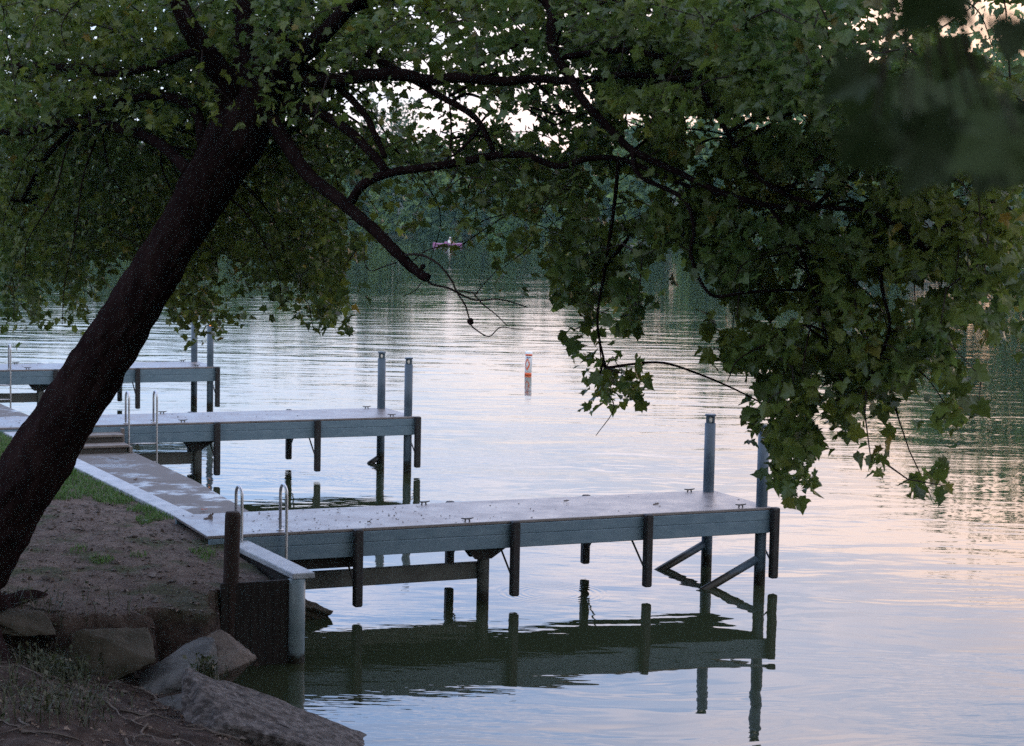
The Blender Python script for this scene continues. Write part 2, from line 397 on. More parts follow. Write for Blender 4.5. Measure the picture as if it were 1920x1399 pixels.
quads = np.stack([idx[:-1, :-1], idx[1:, :-1], idx[1:, 1:], idx[:-1, 1:]], -1).reshape(-1, 4)
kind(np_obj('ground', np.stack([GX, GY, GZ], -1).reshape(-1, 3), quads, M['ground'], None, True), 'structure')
kind(mesh_obj('lake_bed', [(-430, -66, -1.6), (430, -66, -1.6), (430, 470, -1.6), (-430, 470, -1.6)], [(0, 1, 2, 3)], M['bed']), 'structure')
kind(mesh_obj('water', [(-428, -64, 0), (428, -64, 0), (428, 300, 0), (-428, 300, 0)], [(0, 1, 2, 3)], M['water']), 'structure')

# far shore: hill rising behind a curving waterline
SX = [-400, -160, -80, -20, 12, 32, 50, 80, 200, 420]; SY = [230, 250, 262, 274, 268, 226, 178, 150, 140, 140]
def far_z(x, y):
    d = np.asarray(y) - np.interp(x, SX, SY)
    return np.interp(d, [-6, 0, 3, 20, 70, 200], [-1.4, -.02, .6, 2.2, 7, 12]) + .5 * (vnoise(x, y, .08, 5) - .5)
fx = np.arange(-420, 426, 6.0); fd = np.array([-6, -1, 0, 1, 3, 7, 14, 25, 45, 80, 200])
FX, FD = np.meshgrid(fx, fd); FY = np.interp(FX, SX, SY) + FD; FZ = far_z(FX, FY)
idx = np.arange(FX.size).reshape(FX.shape)
quads = np.stack([idx[:-1, :-1], idx[:-1, 1:], idx[1:, 1:], idx[1:, :-1]], -1).reshape(-1, 4)
kind(np_obj('hills', np.stack([FX, FY, FZ], -1).reshape(-1, 3), quads, M['hill'], None, True), 'structure')

# ------------------------------------------------------------------ foliage makers
def crown_faces(c, rx, rz, n, size, lobes=9, r=rng, droop=0):
    """leaf clumps through a lobed crown: returns verts, tris (one ragged four-point clump = two triangles)"""
    lc = r.normal(0, 1, (lobes, 3)); lc /= np.linalg.norm(lc, axis=1)[:, None]
    lc *= (r.uniform(.25, .72, lobes))[:, None]; lr = r.uniform(.30, .52, lobes)
    k = r.integers(0, lobes, n)
    d = r.normal(0, 1, (n, 3)); d /= np.linalg.norm(d, axis=1)[:, None]
    p = lc[k] + d * (lr[k] * r.uniform(.55, 1.0, n) ** .5)[:, None]
    p[:, 2] -= droop * (p[:, 0] ** 2 + p[:, 1] ** 2)
    p = p * np.array([rx, rx, rz]) + np.array(c)
    return clumps(p, size, r)
def clumps(p, size, r=rng):
    n = len(p)
    a = r.normal(0, 1, (n, 3)); a /= np.linalg.norm(a, axis=1)[:, None]
    b = np.cross(a, r.normal(0, 1, (n, 3))); b /= np.linalg.norm(b, axis=1)[:, None]
    s = size * r.uniform(.6, 1.4, n)[:, None]
    q = np.stack([p - a * s, p - b * s * .6 + a * s * .1, p + a * s, p + b * s * .7 - a * s * .2], 1).reshape(-1, 3)
    i = np.arange(n)[:, None] * 4
    return q, np.concatenate([i + [0, 1, 2], i + [0, 2, 3]], 1).reshape(-1, 3)
def join(parts):
    vs_, ts, k = [], [], 0
    for v, t in parts: vs_.append(v); ts.append(t + k); k += len(v)
    return np.concatenate(vs_), np.concatenate(ts)
OUT = np.array([(0, 0), (.12, -.10), (.28, -.05), (.44, -.07), (.41, .08), (.38, .17), (.52, .27), (.61, .45), (.45, .46), (.34, .51), (.31, .68), (.15, .82), (0, 1.05)])
OUT = np.concatenate([OUT, OUT[-2:0:-1] * [-1, 1]])
OUT_LO = np.array([(0, 0), (.40, -.08), (.38, .15), (.60, .45), (.33, .52), (.24, .75), (0, 1.05), (-.24, .75), (-.33, .52), (-.60, .45), (-.38, .15), (-.40, -.08)])
def leaves(p, tip, nor, size, r=rng, OUT=OUT):
    """lobed five-pointed leaves, one island each"""
    n = len(p); tip = tip / np.linalg.norm(tip, axis=1)[:, None]
    nor = nor - tip * (nor * tip).sum(1)[:, None]; nor /= np.linalg.norm(nor, axis=1)[:, None] + 1e-9
    sd_ = np.cross(tip, nor)
    L2 = np.concatenate([[(0, .27)], OUT]); m = len(L2)
    fold = r.uniform(-.2, .6, n)[:, None]; curl = r.uniform(-.15, .8, n)[:, None]; wv = r.uniform(-.09, .09, (n, m))
    x, y = L2[:, 0][None] * r.uniform(.85, 1.1, n)[:, None], L2[:, 1][None] - .1
    z = np.abs(x) * fold - curl * (y - .2) ** 2 + wv * (np.arange(m) > 0)
    v = p[:, None] + (x[..., None] * sd_[:, None] + y[..., None] * tip[:, None] + z[..., None] * nor[:, None]) * np.asarray(size)[:, None, None]
    k = np.arange(1, m); t = np.stack([np.zeros(m - 1, int), k, np.roll(k, -1)], 1)
    return v.reshape(-1, 3), (np.arange(n)[:, None, None] * m + t[None]).reshape(-1, 3)

# ------------------------------------------------------------------ far wood and its single trees
def far_wood():
    r = np.random.default_rng(3); parts = []
    for row, (off, gap) in enumerate(((3, 4.6), (9, 5.6), (18, 6.5), (30, 8), (48, 10))):
        x = -230 + r.uniform(0, 4)
        while x < 260:
            y = float(np.interp(x, SX, SY)) + off + r.uniform(-2, 2)
            ratio = x / y
            h = 14.0 + r.uniform(-2.5, 3.0) + (2.5 if ratio > .10 else 0) + (4.0 if ratio > .17 else 0) + (4.0 if ratio > .22 else 0) + (2 if ratio < -.12 else 0)
            if row == 0: h *= r.uniform(.45, .72)
            if -.085 < ratio < .045: h *= .86
            g = float(far_z(x, y)); rx = h * r.uniform(.26, .38)
            n = 900 if abs(ratio) < .32 else 250
            parts.append(crown_faces((x, y, g + h * .47), rx, h * .56, n, .5 if abs(ratio) < .32 else .9, 13, r))
            if row == 0: parts.append(crown_faces((x + 2, y - 2.5, float(far_z(x, y - 2.5)) + .8), 3.6, r.uniform(1.5, 2.6), 260, .4, 6, r))
            x += gap * r.uniform(.7, 1.3)
    v, t = join(parts)
    kind(np_obj('far_wood', v, t, M['far']), 'stuff')
far_wood()
def far_tree(name, px, py_top, Y, rx, label, m, n=1600, size=.38, base=.12, droop=0, lobes=10, seed=1):
    r = np.random.default_rng(seed); b = at(px, 400, Y); g = float(far_z(b[0], Y)); top = at(px, py_top, Y)[2]; h = top - g
    t = thing(name, (b[0], Y, g), label, 'tree')
    lean = np.array([b[0], Y, g])
    mb = MB().tube(smooth_path([lean + [0, 0, -.3], lean + [.1, 0, h * .3], lean + [-.1, 0, h * .6], lean + [0, 0, h * .88]]), [.28 - .24 * i / 18 for i in range(19)], 7)
    for k in range(7):
        an = k * 2.4; z = h * (.35 + .07 * k); e = rx * .7
        mb.tube([lean + [0, 0, z], lean + [math.cos(an) * e * .5, math.sin(an) * e * .5, z + h * .1], lean + [math.cos(an) * e, math.sin(an) * e, z + h * .16]], [.11, .07, .03], 5)
    mb.build('trunk', M['twig'], t, True)
    v, tr = crown_faces((b[0], Y, g + h * (.5 + base / 2)), rx, h * (.5 - base / 2) * 1.08, n, size, lobes, r, droop)
    np_obj('crown', v, tr, m, t)
far_tree('willow_tree', 945, 398, 266, 2.9, 'small pale green rounded willow at the far waterline beyond the pink kayak', M['willow'], 2200, .22, .0, .25, 12, 4)
far_tree('poplar_tree', 742, 163, 290, 4.2, 'tall airy pale tree rising above the far wood against the sky', M['pale'], 1100, .26, .3, 0, 14, 8)
far_tree('poplar_tree', 690, 185, 286, 3.0, 'pale leafy tree just beside the tallest airy tree of the far wood', M['pale'], 1000, .26, .3, 0, 12, 9)
far_tree('broadleaf_tree', 985, 300, 262, 3.0, 'dark round tree on the far bank standing beside the pale willow', M['far'], 1500, .3, .1, 0, 10, 11)

# unseen wood added behind the photographer to block sky light from the trunk
def add_shade_wood():
    r = np.random.default_rng(5); parts = []
    for k in range(26):
        x = -34 + k * 2.7 + r.uniform(-1, 1); y = -9 - r.uniform(0, 9) - .006 * x * x
        if k % 2: y -= 6
        g = float(bank_z(x, y)); h = r.uniform(12, 17)
        parts.append(crown_faces((x, y, g + h * .52), r.uniform(3, 4.4), h * .55, 500, .62, 9, r))
    v, t = join(parts); kind(np_obj('unseen_shade_wood', v, t, M['far']), 'stuff')
add_shade_wood()

# ------------------------------------------------------------------ seawall and walkway
def seawall():
    t = thing('seawall', sh(6.7, -1.9, 0), 'pale concrete capped seawall running along the bank from the blue corner pile', 'seawall')
    ia = lambda o: 6.84 + .06 * o
    oa = lambda o: 6.60 + .055 * o
    cap = MB(); wl = MB()
    os_ = [-1.98, -.02, 1.5, 4, 8, 12, 20, 34, 60]
    for o0, o1 in zip(os_[:-1], os_[1:]):
        g = .004
        cap.hexa([sh(ia(o0), o0 + g, .84), sh(oa(o0), o0 + g, .84), sh(oa(o1), o1 - g, .84), sh(ia(o1), o1 - g, .84),
                  sh(ia(o0), o0 + g, .90), sh(oa(o0), o0 + g, .90), sh(oa(o1), o1 - g, .90), sh(ia(o1), o1 - g, .90)])
    co_ = cap.build('cap', M['cap'], t)
    bv = co_.modifiers.new('bevel', 'BEVEL'); bv.width = .012; bv.segments = 2
    for o0, o1 in ((-1.9, -.1), (-.1, 12), (12, 60)):
        wl.hexa([sh(ia(o0) - .04, o0, -1.2), sh(oa(o0) + .08, o0, -1.2), sh(oa(o1) + .08, o1, -1.2), sh(ia(o1) - .04, o1, -1.2),
                 sh(ia(o0) - .04, o0, .84), sh(oa(o0) + .08, o0, .84), sh(oa(o1) + .08, o1, .84), sh(ia(o1) - .04, o1, .84)])
    for k in range(10):                                       # planks of the end face
        a0 = 6.69 + k * .075 - .002
        wl.box(lambda a, b, z: sh(a, b, z), (a0, -1.945, -1), (a0 + .0745, -1.9, .835), .004)
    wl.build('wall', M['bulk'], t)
    p = sh(6.665, -1.93, 0)
    MB().tube([p + [0, 0, -1.2], p + [0, 0, .4], p + [0, 0, .837]], .085, 20).build('corner_pile', M['cornerpile'], t, True)
seawall()
def walkway():
    mb = MB(); we = lambda o: float(np.interp(o, [1.5, 4.3, 7.8, 10.3, 13, 15.3, 17.5, 60], [5.5, 5.5, 5.43, 5.58, 6.0, 6.2, 6.35, 8.9]))
    for o0, o1 in ((1.5, 3.4), (3.4, 6.6), (6.6, 10.2), (10.2, 13.4), (13.4, 17), (17, 20.8), (20.8, 26), (26, 60)):
        ia = lambda o: 6.62 + .055 * o
        mb.hexa([sh(ia(o0), o0 + .006, .44), sh(we(o0), o0 + .006, .44), sh(we(o1), o1 - .006, .44), sh(ia(o1), o1 - .006, .44),
                 sh(ia(o0), o0 + .006, .60), sh(we(o0), o0 + .006, .60), sh(we(o1), o1 - .006, .60), sh(ia(o1), o1 - .006, .60)])
    o = mb.build('walkway', M['walk']); bv = o.modifiers.new('bevel', 'BEVEL'); bv.width = .012; bv.segments = 2
    kind(o, 'structure')
    w = MB()
    w.hexa([sh(6.6, 1.5, -1.2), sh(6.1, 1.5, -1.2), sh(9.2, 60, -1.2), sh(9.6, 60, -1.2), sh(6.6, 1.5, .437), sh(6.1, 1.5, .437), sh(9.2, 60, .437), sh(9.6, 60, .44)])
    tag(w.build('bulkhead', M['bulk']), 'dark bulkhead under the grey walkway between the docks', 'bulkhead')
walkway()

# ------------------------------------------------------------------ docks
WD = 1.47; ZD = .966
def dock(o, e, length, label, fenders, back_fenders, ladders, lit=(False, False), braces=(.27, .30)):
    fr = lambda a, b, z: sh(a, o + b, z, e)
    root = thing('boat_dock', fr(length, WD / 2, 0), label, 'dock', 'docks along the seawall')
    P = lambda a, b, z: fr(a, b, z)
    MB().box(fr, (.0, .0, ZD - .035), (length, WD, ZD), .006).build('deck', M['deck'], root)
    for b0, b1 in ((-.002, .045), (WD - .045, WD + .002)):
        fb = MB()
        fb.box(fr, (.046, b0, ZD - .155), (length - .02, b1, ZD - .038), .005)      # upper board
        fb.box(fr, (.046, b0, ZD - .315), (length - .02, b1, ZD - .161), .005)      # lower board, a thin groove between
        fb.box(fr, (.05, b0 + .006, ZD - .162), (length - .03, b1 - .006, ZD - .154))
        fb.build('side_beam', M['fascia'], root)
    MB().box(fr, (-.003, .0, ZD - .31), (.043, WD, ZD - .038), .005).build('end_beam', M['fascia'], root)
    jb = MB()
    for k in range(int(length / .62)): jb.box(fr, (.5 + k * .62, .05, ZD - .22), (.545 + k * .62, WD - .05, ZD - .037))
    jb.build('joists', M['timber'], root)
    # fenders with their struts
    for side, lst in ((0, fenders), (1, back_fenders)):
        for a in lst:
            bb = -.055 if side == 0 else WD + .055
            f = MB().box(fr, (a - .048, bb - .05, .10), (a + .048, bb + .05, ZD + .005), .015).build('fender', M['rubber'], root)
            s = 1 if side == 0 else -1
            MB().tube([P(a, bb + s * .03, .27), P(a + .02, bb + s * .52, ZD - .24)], .013, 6).build('strut', M['iron'], f)
    # light piles at the water end
    for (a, b), li, z0 in (((.125, 1.36), lit[0], braces[0]), ((.105, .09), lit[1], braces[1])):
        c = P(a, b, 0); top = 1.965
        p = MB().tube([c + [0, 0, -1.3], c + [0, 0, .5], c + [0, 0, 1.2], c + [0, 0, top - .115]], .07, 22).build('light_pile', M['pile'], root, True)
        h = MB()
        h.tube([c + [0, 0, top - .026], c + [0, 0, top - .004], c + [0, 0, top]], [.0703, .0703, .066], 22)
        for k in range(4):
            an = math.pi / 4 + k * math.pi / 2
            q = c + [math.cos(an) * .052, math.sin(an) * .052, 0]
            h.tube([q + [0, 0, top - .115], q + [0, 0, top - .02]], .017, 8)
        h.build('lamp_cap', M['pile'], p, False)
        MB().tube([c + [0, 0, top - .113], c + [0, 0, top - .09], c + [0, 0, top - .05], c + [0, 0, top - .024]], [.03, .043, .043, .025], 16).build('lamp_lens', M['lit'] if li else M['lamplens'], p, True)
        if z0: MB().tube([P(a + .02, b, z0 + .03), P(a + .02 + .70 * z0 / .3, b, .0), P(a + .02 + 1.9 * z0 / .3, b, -.55)], [.05, .05, .05], 12).build('brace', M['pile'], root, True)
    # middle pile, its cap brackets and the low beam to the shore
    ma, mb_ = 3.70, .30
    c = P(ma, mb_, 0)
    MB().tube([c + [0, 0, -1.3], c + [0, 0, .3], c + [0, 0, ZD - .3]], .072, 18).build('middle_pile', M['timber'], root, True)
    g = MB()
    for s in (-1, 1):
        b0 = mb_ + s * .085
        lo = [P(ma - .06, b0 - .02, .50), P(ma + .14, b0 - .02, .50), P(ma + .14, b0 + .02, .50), P(ma - .06, b0 + .02, .50)]
        hi = [P(ma - .30, b0 - .02, ZD - .31), P(ma + .26, b0 - .02, ZD - .31), P(ma + .26, b0 + .02, ZD - .31), P(ma - .30, b0 + .02, ZD - .31)]
        g.hexa([lo[1], lo[0], lo[3], lo[2], hi[1], hi[0], hi[3], hi[2]])
    g.box(fr, (ma - .11, .05, ZD - .33), (ma + .11, WD - .05, ZD - .225), .005)
    g.build('pile_bracket', M['rubber'], root)
    MB().box(fr, (ma + .03, mb_ - .045 + .06, .25), (6.3, mb_ + .045 + .06, .44), .006).build('low_beam', M['timber'], root)
    MB().box(fr, (5.35, .06, ZD - .44), (6.3, WD - .06, ZD - .225), .005).build('shore_bearer', M['bulk'], root)
    # cleats
    for a, b in ((.40, .09), (.38, 1.40), (4.0, .085), (4.02, 1.39)):
        cl = MB(); q = P(a, b, ZD); ax = np.array([U[0], U[1], 0])
        cl.tube([q - ax * .028, q - ax * .02 + [0, 0, .035]], .009, 7); cl.tube([q + ax * .028, q + ax * .02 + [0, 0, .035]], .009, 7)
        cl.tube([q - ax * .075 + [0, 0, .040], q - ax * .03 + [0, 0, .032], q + ax * .03 + [0, 0, .032], q + ax * .075 + [0, 0, .040]], [.006, .01, .01, .006], 7)
        cl.build('cleat', M['iron'], root, True)
    # ladder on the near side
    for a0, a1 in ladders:
        lad = None
        for a in (a0, a1):
            arc = [(-.095, ZD - .0), (-.095, ZD + .38)] + [(.02 - .115 * math.cos(t), ZD + .42 + .10 * math.sin(t)) for t in np.linspace(0, math.pi, 11)] + [(.135, ZD + .38), (.135, ZD + .01)]
            pts = [P(a, -.095, -.45), P(a, -.095, .2)] + [P(a, x, z) for x, z in arc]
            mbr = MB().tube(pts, .0165, 10); mbr.tube([P(a, .135, ZD), P(a, .135, ZD + .012)], .04, 12)
            if lad is None: lad = mbr.build('ladder', M['galv'], root, True)
            else: mbr.build('rail', M['galv'], lad, True)
        for z in (.66, .36, .06): MB().tube([P(a0, -.095, z), P(a1, -.095, z)], .016, 8).build('rung', M['galv'], lad, True)
    return root
dock(0, 0, 7.05, 'nearest blue grey dock beside the rocks with a boarding ladder at its shore end', (.0, 1.74, 3.46, 5.36), (1.78, 3.62), ((6.20, 6.70),))
dock(10.492, -.605, 7.0, 'blue grey dock with dark steps and the second ladder, between the other two docks', (-.02, 1.76, 3.47), (1.76, 3.5), ((4.47, 4.92),), braces=(.075, 0))
dock(20.735, -1.27, 7.0, 'farthest blue grey dock partly hidden behind the leaning trunk, one pile lamp lit amber', (-.02, 1.72, 3.45), (1.75, 3.5), ((4.38, 4.83),), lit=(False, True), braces=(0, 0))
def steps_():
    o0 = 10.48
    t = thing('dock_steps', sh(6.2, o0 - .5, .6), 'dark steps with pale tread edges climbing from the walkway onto the dock', 'steps')
    fr = lambda a, b, z: sh(a, o0 + b, z)
    for k, (b1, z) in enumerate(((-.66, .725), (-.33, .85))):
        MB().box(fr, (5.66, b1 - .02, z - .04), (7.0, b1 + .34, z), .006).build('tread', M['step'], t)
    for b1, z0, z1 in ((-.66, .602, .683), (-.33, .729, .808)): MB().box(fr, (5.68, b1 + .01, z0), (6.98, b1 + .05, z1)).build('riser', M['stepdark'], t)
    MB().box(fr, (5.61, -.72, .602), (5.655, -.06, .70), .005).build('stringer', M['step'], t)
    MB().box(fr, (5.61, -.16, .704), (5.655, -.06, .92), .005).build('post', M['step'], t)
steps_()

# timber post at the wall end
pb = pl(434, 1200, .3); pb = np.array([pb[0], 18.75, 0]); q = at(434, 1000, 18.75); pb[0] = q[0]
tp = at(434, 960, 18.75)[2]
post = MB().tube([pb + [-.02, 0, -.4], pb + [-.01, 0, .3], pb + [0, 0, .9], pb + [.012, 0, tp - .03], pb + [.012, 0, tp]], [.082, .08, .078, .077, .068], 18, noise=.07).build('wooden_post', M['oldwood'], None, True)
tag(post, 'dark weathered wooden post standing at the end of the seawall cap', 'post')

# ------------------------------------------------------------------ rocks
def rock(c, dims, rot, seed, m, label, name='rock', group='rocks on the bank'):
    r = np.random.default_rng(seed)
    import bmesh
    bm = bmesh.new()                                          # broken block: hull of a few corners, edges chipped, faces roughened
    p = r.uniform(-1, 1, (15, 3)); p = np.sign(p) * np.abs(p) ** .45; p[:, 2] *= r.uniform(.75, 1, 15); p *= r.uniform(.72, 1.0, (15, 1))
    for q in p: bm.verts.new(q)
    h = bmesh.ops.convex_hull(bm, input=bm.verts); bmesh.ops.delete(bm, geom=list({g for g in h['geom_interior'] if isinstance(g, bmesh.types.BMVert)}), context='VERTS')
    bmesh.ops.bevel(bm, geom=bm.edges[:], offset=.05, segments=2, affect='EDGES', profile=.6)
    bmesh.ops.triangulate(bm, faces=bm.faces[:])
    for _ in range(4):
        long_ = [e for e in bm.edges if e.calc_length() > .075]
        if not long_: break
        bmesh.ops.subdivide_edges(bm, edges=long_, cuts=1); bmesh.ops.triangulate(bm, faces=bm.faces[:])
    bm.verts.index_update()
    v = np.array([q.co[:] for q in bm.verts]); fs = [tuple(q.index for q in f.verts) for f in bm.faces]; bm.free()
    for s, am in ((2.2, .06), (6, .030), (14, .018), (30, .010)):
        nz = vnoise(v[:, 0] + v[:, 2] * .7, v[:, 1] - v[:, 2] * .6, s, seed) - .5
        v = v * (1 + 2 * am * nz)[:, None]
    v = v / np.abs(v).max(0) * np.array(dims) * .5
    R = np.array(Matrix.Rotation(rot[2], 3, 'Z') @ Matrix.Rotation(rot[1], 3, 'Y') @ Matrix.Rotation(rot[0], 3, 'X'))
    v = v @ R.T
    me = bpy.data.meshes.new(name); me.from_pydata(v.tolist(), [], fs); me.update()
    o = link(name, me, m, None, False); o.location = [float(x) for x in c]
    return tag(o, label, 'rock', group)
rock(at(500, 1412, 15.9), (1.75, 1.2, .95), (.05, .22, .1), 21, M['rockrough'], 'big rough mottled rock at the water edge in the foreground')
rock(at(322, 1270, 16.9), (.90, .8, .30), (.30, -.30, .2), 22, M['rock'], 'flat grey slab of rock tilted beside the pinkish boulder')
rock(at(404, 1240, 17.3), (.46, .6, .40), (.2, .62, -.5), 23, M['rockwarm'], 'pinkish upright boulder below the wooden post')
rock(at(338, 1328, 16.4), (.80, .75, .40), (.25, -.30, .5), 24, M['rock'], 'grey rock with a grass tuft behind the big mottled rock')
rock(at(288, 1388, 15.7), (.55, .6, .26), (.1, -.06, .1), 25, M['rock'], 'low flat dark rock at the frame bottom beside the mottled rock')
rock(at(205, 1228, 17.0), (.75, .6, .34), (.3, .1, .3), 26, M['rockmoss'], 'mossy brown rock half buried in the dirt bank')
rock(at(190, 1384, 15.3), (.42, .36, .24), (.1, .2, .3), 27, M['rockwarm'], 'small earthy stone among the weeds at the frame bottom')
rock(sh(6.25, .55, .0), (1.5, 1.3, .62), (.0, .1, .3), 31, M['rockmoss'], 'dark mound of rock under the shore end of the nearest dock')
rock(at(40, 1165, 17.0), (.7, .5, .3), (.1, .1, .2), 33, M['rockmoss'], 'dark stone wedged under the base of the leaning tree')

# ------------------------------------------------------------------ buoy, kayak, person
def buoy():
    c = pl(990, 703, 0.0); k = c[1] / F_PX; R = 6.6 * k; H = 44 * k
    ln = np.array([.022, 0, 1.0])
    t = thing('buoy', c, 'white cylindrical marker buoy with orange bands and an orange diamond floating on the lake', 'buoy')
    pt = lambda z: c + ln * z
    MB().tube([pt(-.5), pt(H * .5), pt(H * .97), pt(H)], [R, R, R, R * .85], 22).build('body', M['buoywhite'], t, True)
    for z0, z1 in ((.82, .90), (-.03, .10)): MB().tube([pt(H * z0), pt(H * z1)], R * 1.012, 22).build('band', M['buoyorange'], t, True)
    def wrap(u, z): an = -math.pi / 2 + u; return pt(z * H) + np.array([math.cos(an), math.sin(an), 0]) * R * 1.015
    def strip(pts, w):
        mb = MB()
        for (u0, z0), (u1, z1) in zip(pts[:-1], pts[1:]):
            du, dz = (u1 - u0) * R, (z1 - z0) * H; l = math.hypot(du, dz); nu, nz = -dz / l * w / R, du / l * w / H
            n = 6
            for i in range(n):
                f0, f1 = i / n, (i + 1) / n
                q = [(u0 + (u1 - u0) * f, z0 + (z1 - z0) * f) for f in (f0, f1)]
                mb.add([wrap(q[0][0] - nu, q[0][1] - nz), wrap(q[1][0] - nu, q[1][1] - nz), wrap(q[1][0] + nu, q[1][1] + nz), wrap(q[0][0] + nu, q[0][1] + nz)], [(0, 1, 2, 3)])
        return mb
    uc = -.38
    strip([(uc, .70), (uc + .72, .47), (uc, .22), (uc - .72, .47), (uc, .70)], .018).build('diamond', M['buoyorange'], t)
    tx = MB()
    for u in (-.6, -.3, .05, .42): tx.v += []; s = strip([(u, .725), (u + .02, .775)], .013); tx.add(s.v, s.f)
    s = strip([(-.12, .73), (.05, .73)], .01); tx.add(s.v, s.f)
    tx.build('lettering', M['ink'], t)
buoy()
def kayak():
    c = pl(839, 459.5, 0.0); L_ = 1.72; ax = np.array([1.0, .28, 0]); ax /= np.linalg.norm(ax); bx = np.array([-ax[1], ax[0], 0])
    t = thing('kayak', c, 'pink kayak crossing the lake below the far wood', 'kayak')
    st = np.linspace(-1, 1, 25); vs_, fs = [], []
    for s in st:
        w = .36 * (1 - abs(s) ** 2.6) + .01; sheer = .13 + .07 * abs(s) ** 3 + (.04 if s < -.8 else 0)
        for an in np.linspace(0, 2 * math.pi, 14, endpoint=False):
            y = math.cos(an) * w; z = math.sin(an); z = sheer + z * .05 if z > 0 else sheer + z * (sheer + .08)
            vs_.append(c + ax * s * L_ + bx * y + [0, 0, z])
    for i in range(24):
        for k in range(14): fs.append((i * 14 + k, i * 14 + (k + 1) % 14, i * 14 + 14 + (k + 1) % 14, i * 14 + 14 + k))
    fs += [tuple(range(13, -1, -1)), tuple(range(24 * 14, 25 * 14))]
    mesh_obj('hull', vs_, fs, M['kayak'], t, True)
    q = c + ax * .28
    ck = MB(); ck.tube([q + ax * .42 * math.cos(a) + bx * .24 * math.sin(a) + [0, 0, .19] for a in np.linspace(0, 2 * math.pi, 17)], .022, 6); ck.build('cockpit_rim', M['rubber'], t, True)
    bag = MB(); b0 = c - ax * .18
    bag.tube([b0 - ax * .2 + [0, 0, .24], b0 - ax * .12 + [0, 0, .28], b0 + ax * .12 + [0, 0, .28], b0 + ax * .2 + [0, 0, .24]], [.05, .11, .11, .05], 10)
    tag(bag.build('bag', M['kayak'], None, True), 'small pink bundle lying on the kayak deck', 'bag')
    # seated paddler: one skinned body
    p = c + ax * .28 + [0, 0, .04]
    J = {'pel': (0, 0, .08), 'ch': (-.02, 0, .40), 'nk': (-.01, 0, .56), 'hd': (.02, 0, .70), 'top': (.02, 0, .80),
         'sl': (0, .19, .50), 'el': (.16, .27, .30), 'wl': (.36, .22, .36), 'hl': (.43, .20, .38),
         'sr': (0, -.19, .50), 'er': (.16, -.27, .28), 'wr': (.36, -.22, .30), 'hr': (.43, -.20, .31),
         'kl': (.42, .12, .20), 'fl': (.80, .08, .06), 'kr': (.42, -.12, .20), 'frr': (.80, -.08, .06)}
    E_ = [('pel', 'ch'), ('ch', 'nk'), ('nk', 'hd'), ('hd', 'top'), ('ch', 'sl'), ('sl', 'el'), ('el', 'wl'), ('wl', 'hl'), ('ch', 'sr'), ('sr', 'er'), ('er', 'wr'), ('wr', 'hr'), ('pel', 'kl'), ('kl', 'fl'), ('pel', 'kr'), ('kr', 'frr')]
    Rr = {'pel': .15, 'ch': .16, 'nk': .06, 'hd': .10, 'top': .075, 'sl': .065, 'el': .045, 'wl': .032, 'hl': .04, 'sr': .065, 'er': .045, 'wr': .032, 'hr': .04, 'kl': .075, 'fl': .05, 'kr': .075, 'frr': .05}
    ks = list(J); W3 = lambda q: (p + ax * q[0] + bx * q[1] + np.array([0, 0, q[2]]))
    pt = thing('person', p, 'paddler with white cap and white top seated in the pink kayak', 'person')
    me = bpy.data.meshes.new('body'); me.from_pydata([W3(J[k]).tolist() for k in ks], [(ks.index(a), ks.index(b)) for a, b in E_], []); me.update()
    o = link('body', me, M['skin'], pt, False)
    sk = o.modifiers.new('skin', 'SKIN')
    for i, k in enumerate(ks): me.skin_vertices[0].data[i].radius = (Rr[k], Rr[k]); me.skin_vertices[0].data[i].use_root = (i == 0)
    ss = o.modifiers.new('sub', 'SUBSURF'); ss.levels = ss.render_levels = 1
    MB().tube([W3((0, 0, .0)), W3((-.02, 0, .2)), W3((-.02, 0, .42)), W3((-.01, 0, .55))], [.19, .19, .215, .10], 14).build('shirt', M['shirt'], pt, True)
    MB().tube([W3((.02, 0, .76)), W3((.02, 0, .80)), W3((.02, 0, .87))], [.125, .12, .05], 12).build('cap', M['hat'], pt, True)
    pd = MB(); pd.tube([W3((.44, .95, .62)), W3((.43, 0, .36)), W3((.44, -.95, .08))], .016, 6)
    for s in (1, -1):
        e0 = W3((.44, .95 * s, .35 + .27 * s)); e1 = W3((.44, 1.32 * s, .35 + .37 * s)); wv = ax * .09
        pd.hexa([e0 - wv * .5, e0 + wv * .5, e0 + wv * .5 + bx * .012, e0 - wv * .5 + bx * .012, e1 - wv, e1 + wv, e1 + wv + bx * .012, e1 - wv + bx * .012])
    tag(pd.build('paddle', M['twig'], None, True), 'double bladed paddle held across the pink kayak', 'paddle')
kayak()

# ------------------------------------------------------------------ the leaning tree
TREE = thing('leaning_tree', (at(-40, 1112, 17.0)[0], 17.0, .7), 'big dark leaning sycamore on the bank with a crown hanging over the docks', 'tree')
tr_px = [(-200, 1310, 78, 17.1), (-104, 1145, 71, 17.0), (-42, 1045, 66, 16.95), (1, 977, 63, 16.9), (74, 859, 59, 16.8), (148, 740, 54, 16.7), (205, 650, 51, 16.6), (260, 560, 48, 16.5), (317, 466, 45, 16.45), (370, 380, 46, 16.4), (412, 310, 50, 16.35), (446, 255, 55, 16.3), (470, 205, 46, 16.3), (500, 140, 34, 16.3), (540, 60, 30, 16.3), (575, -60, 26, 16.3), (600, -220, 20, 16.2), (610, -400, 13, 16.1)]
tp_ = smooth_path([at(x, y, Y) for x, y, r, Y in tr_px], 14)
tr_ = np.interp(np.linspace(0, len(tr_px) - 1, len(tp_)), range(len(tr_px)), [r * Y / F_PX for x, y, r, Y in tr_px])
tb = MB().tube(tp_, list(tr_), 64)
tv = np.array(tb.v)
tn = vnoise(tv[:, 0] * 2 + tv[:, 2], tv[:, 1] * 2 - tv[:, 2] * .5, 3.5, 8) - .5
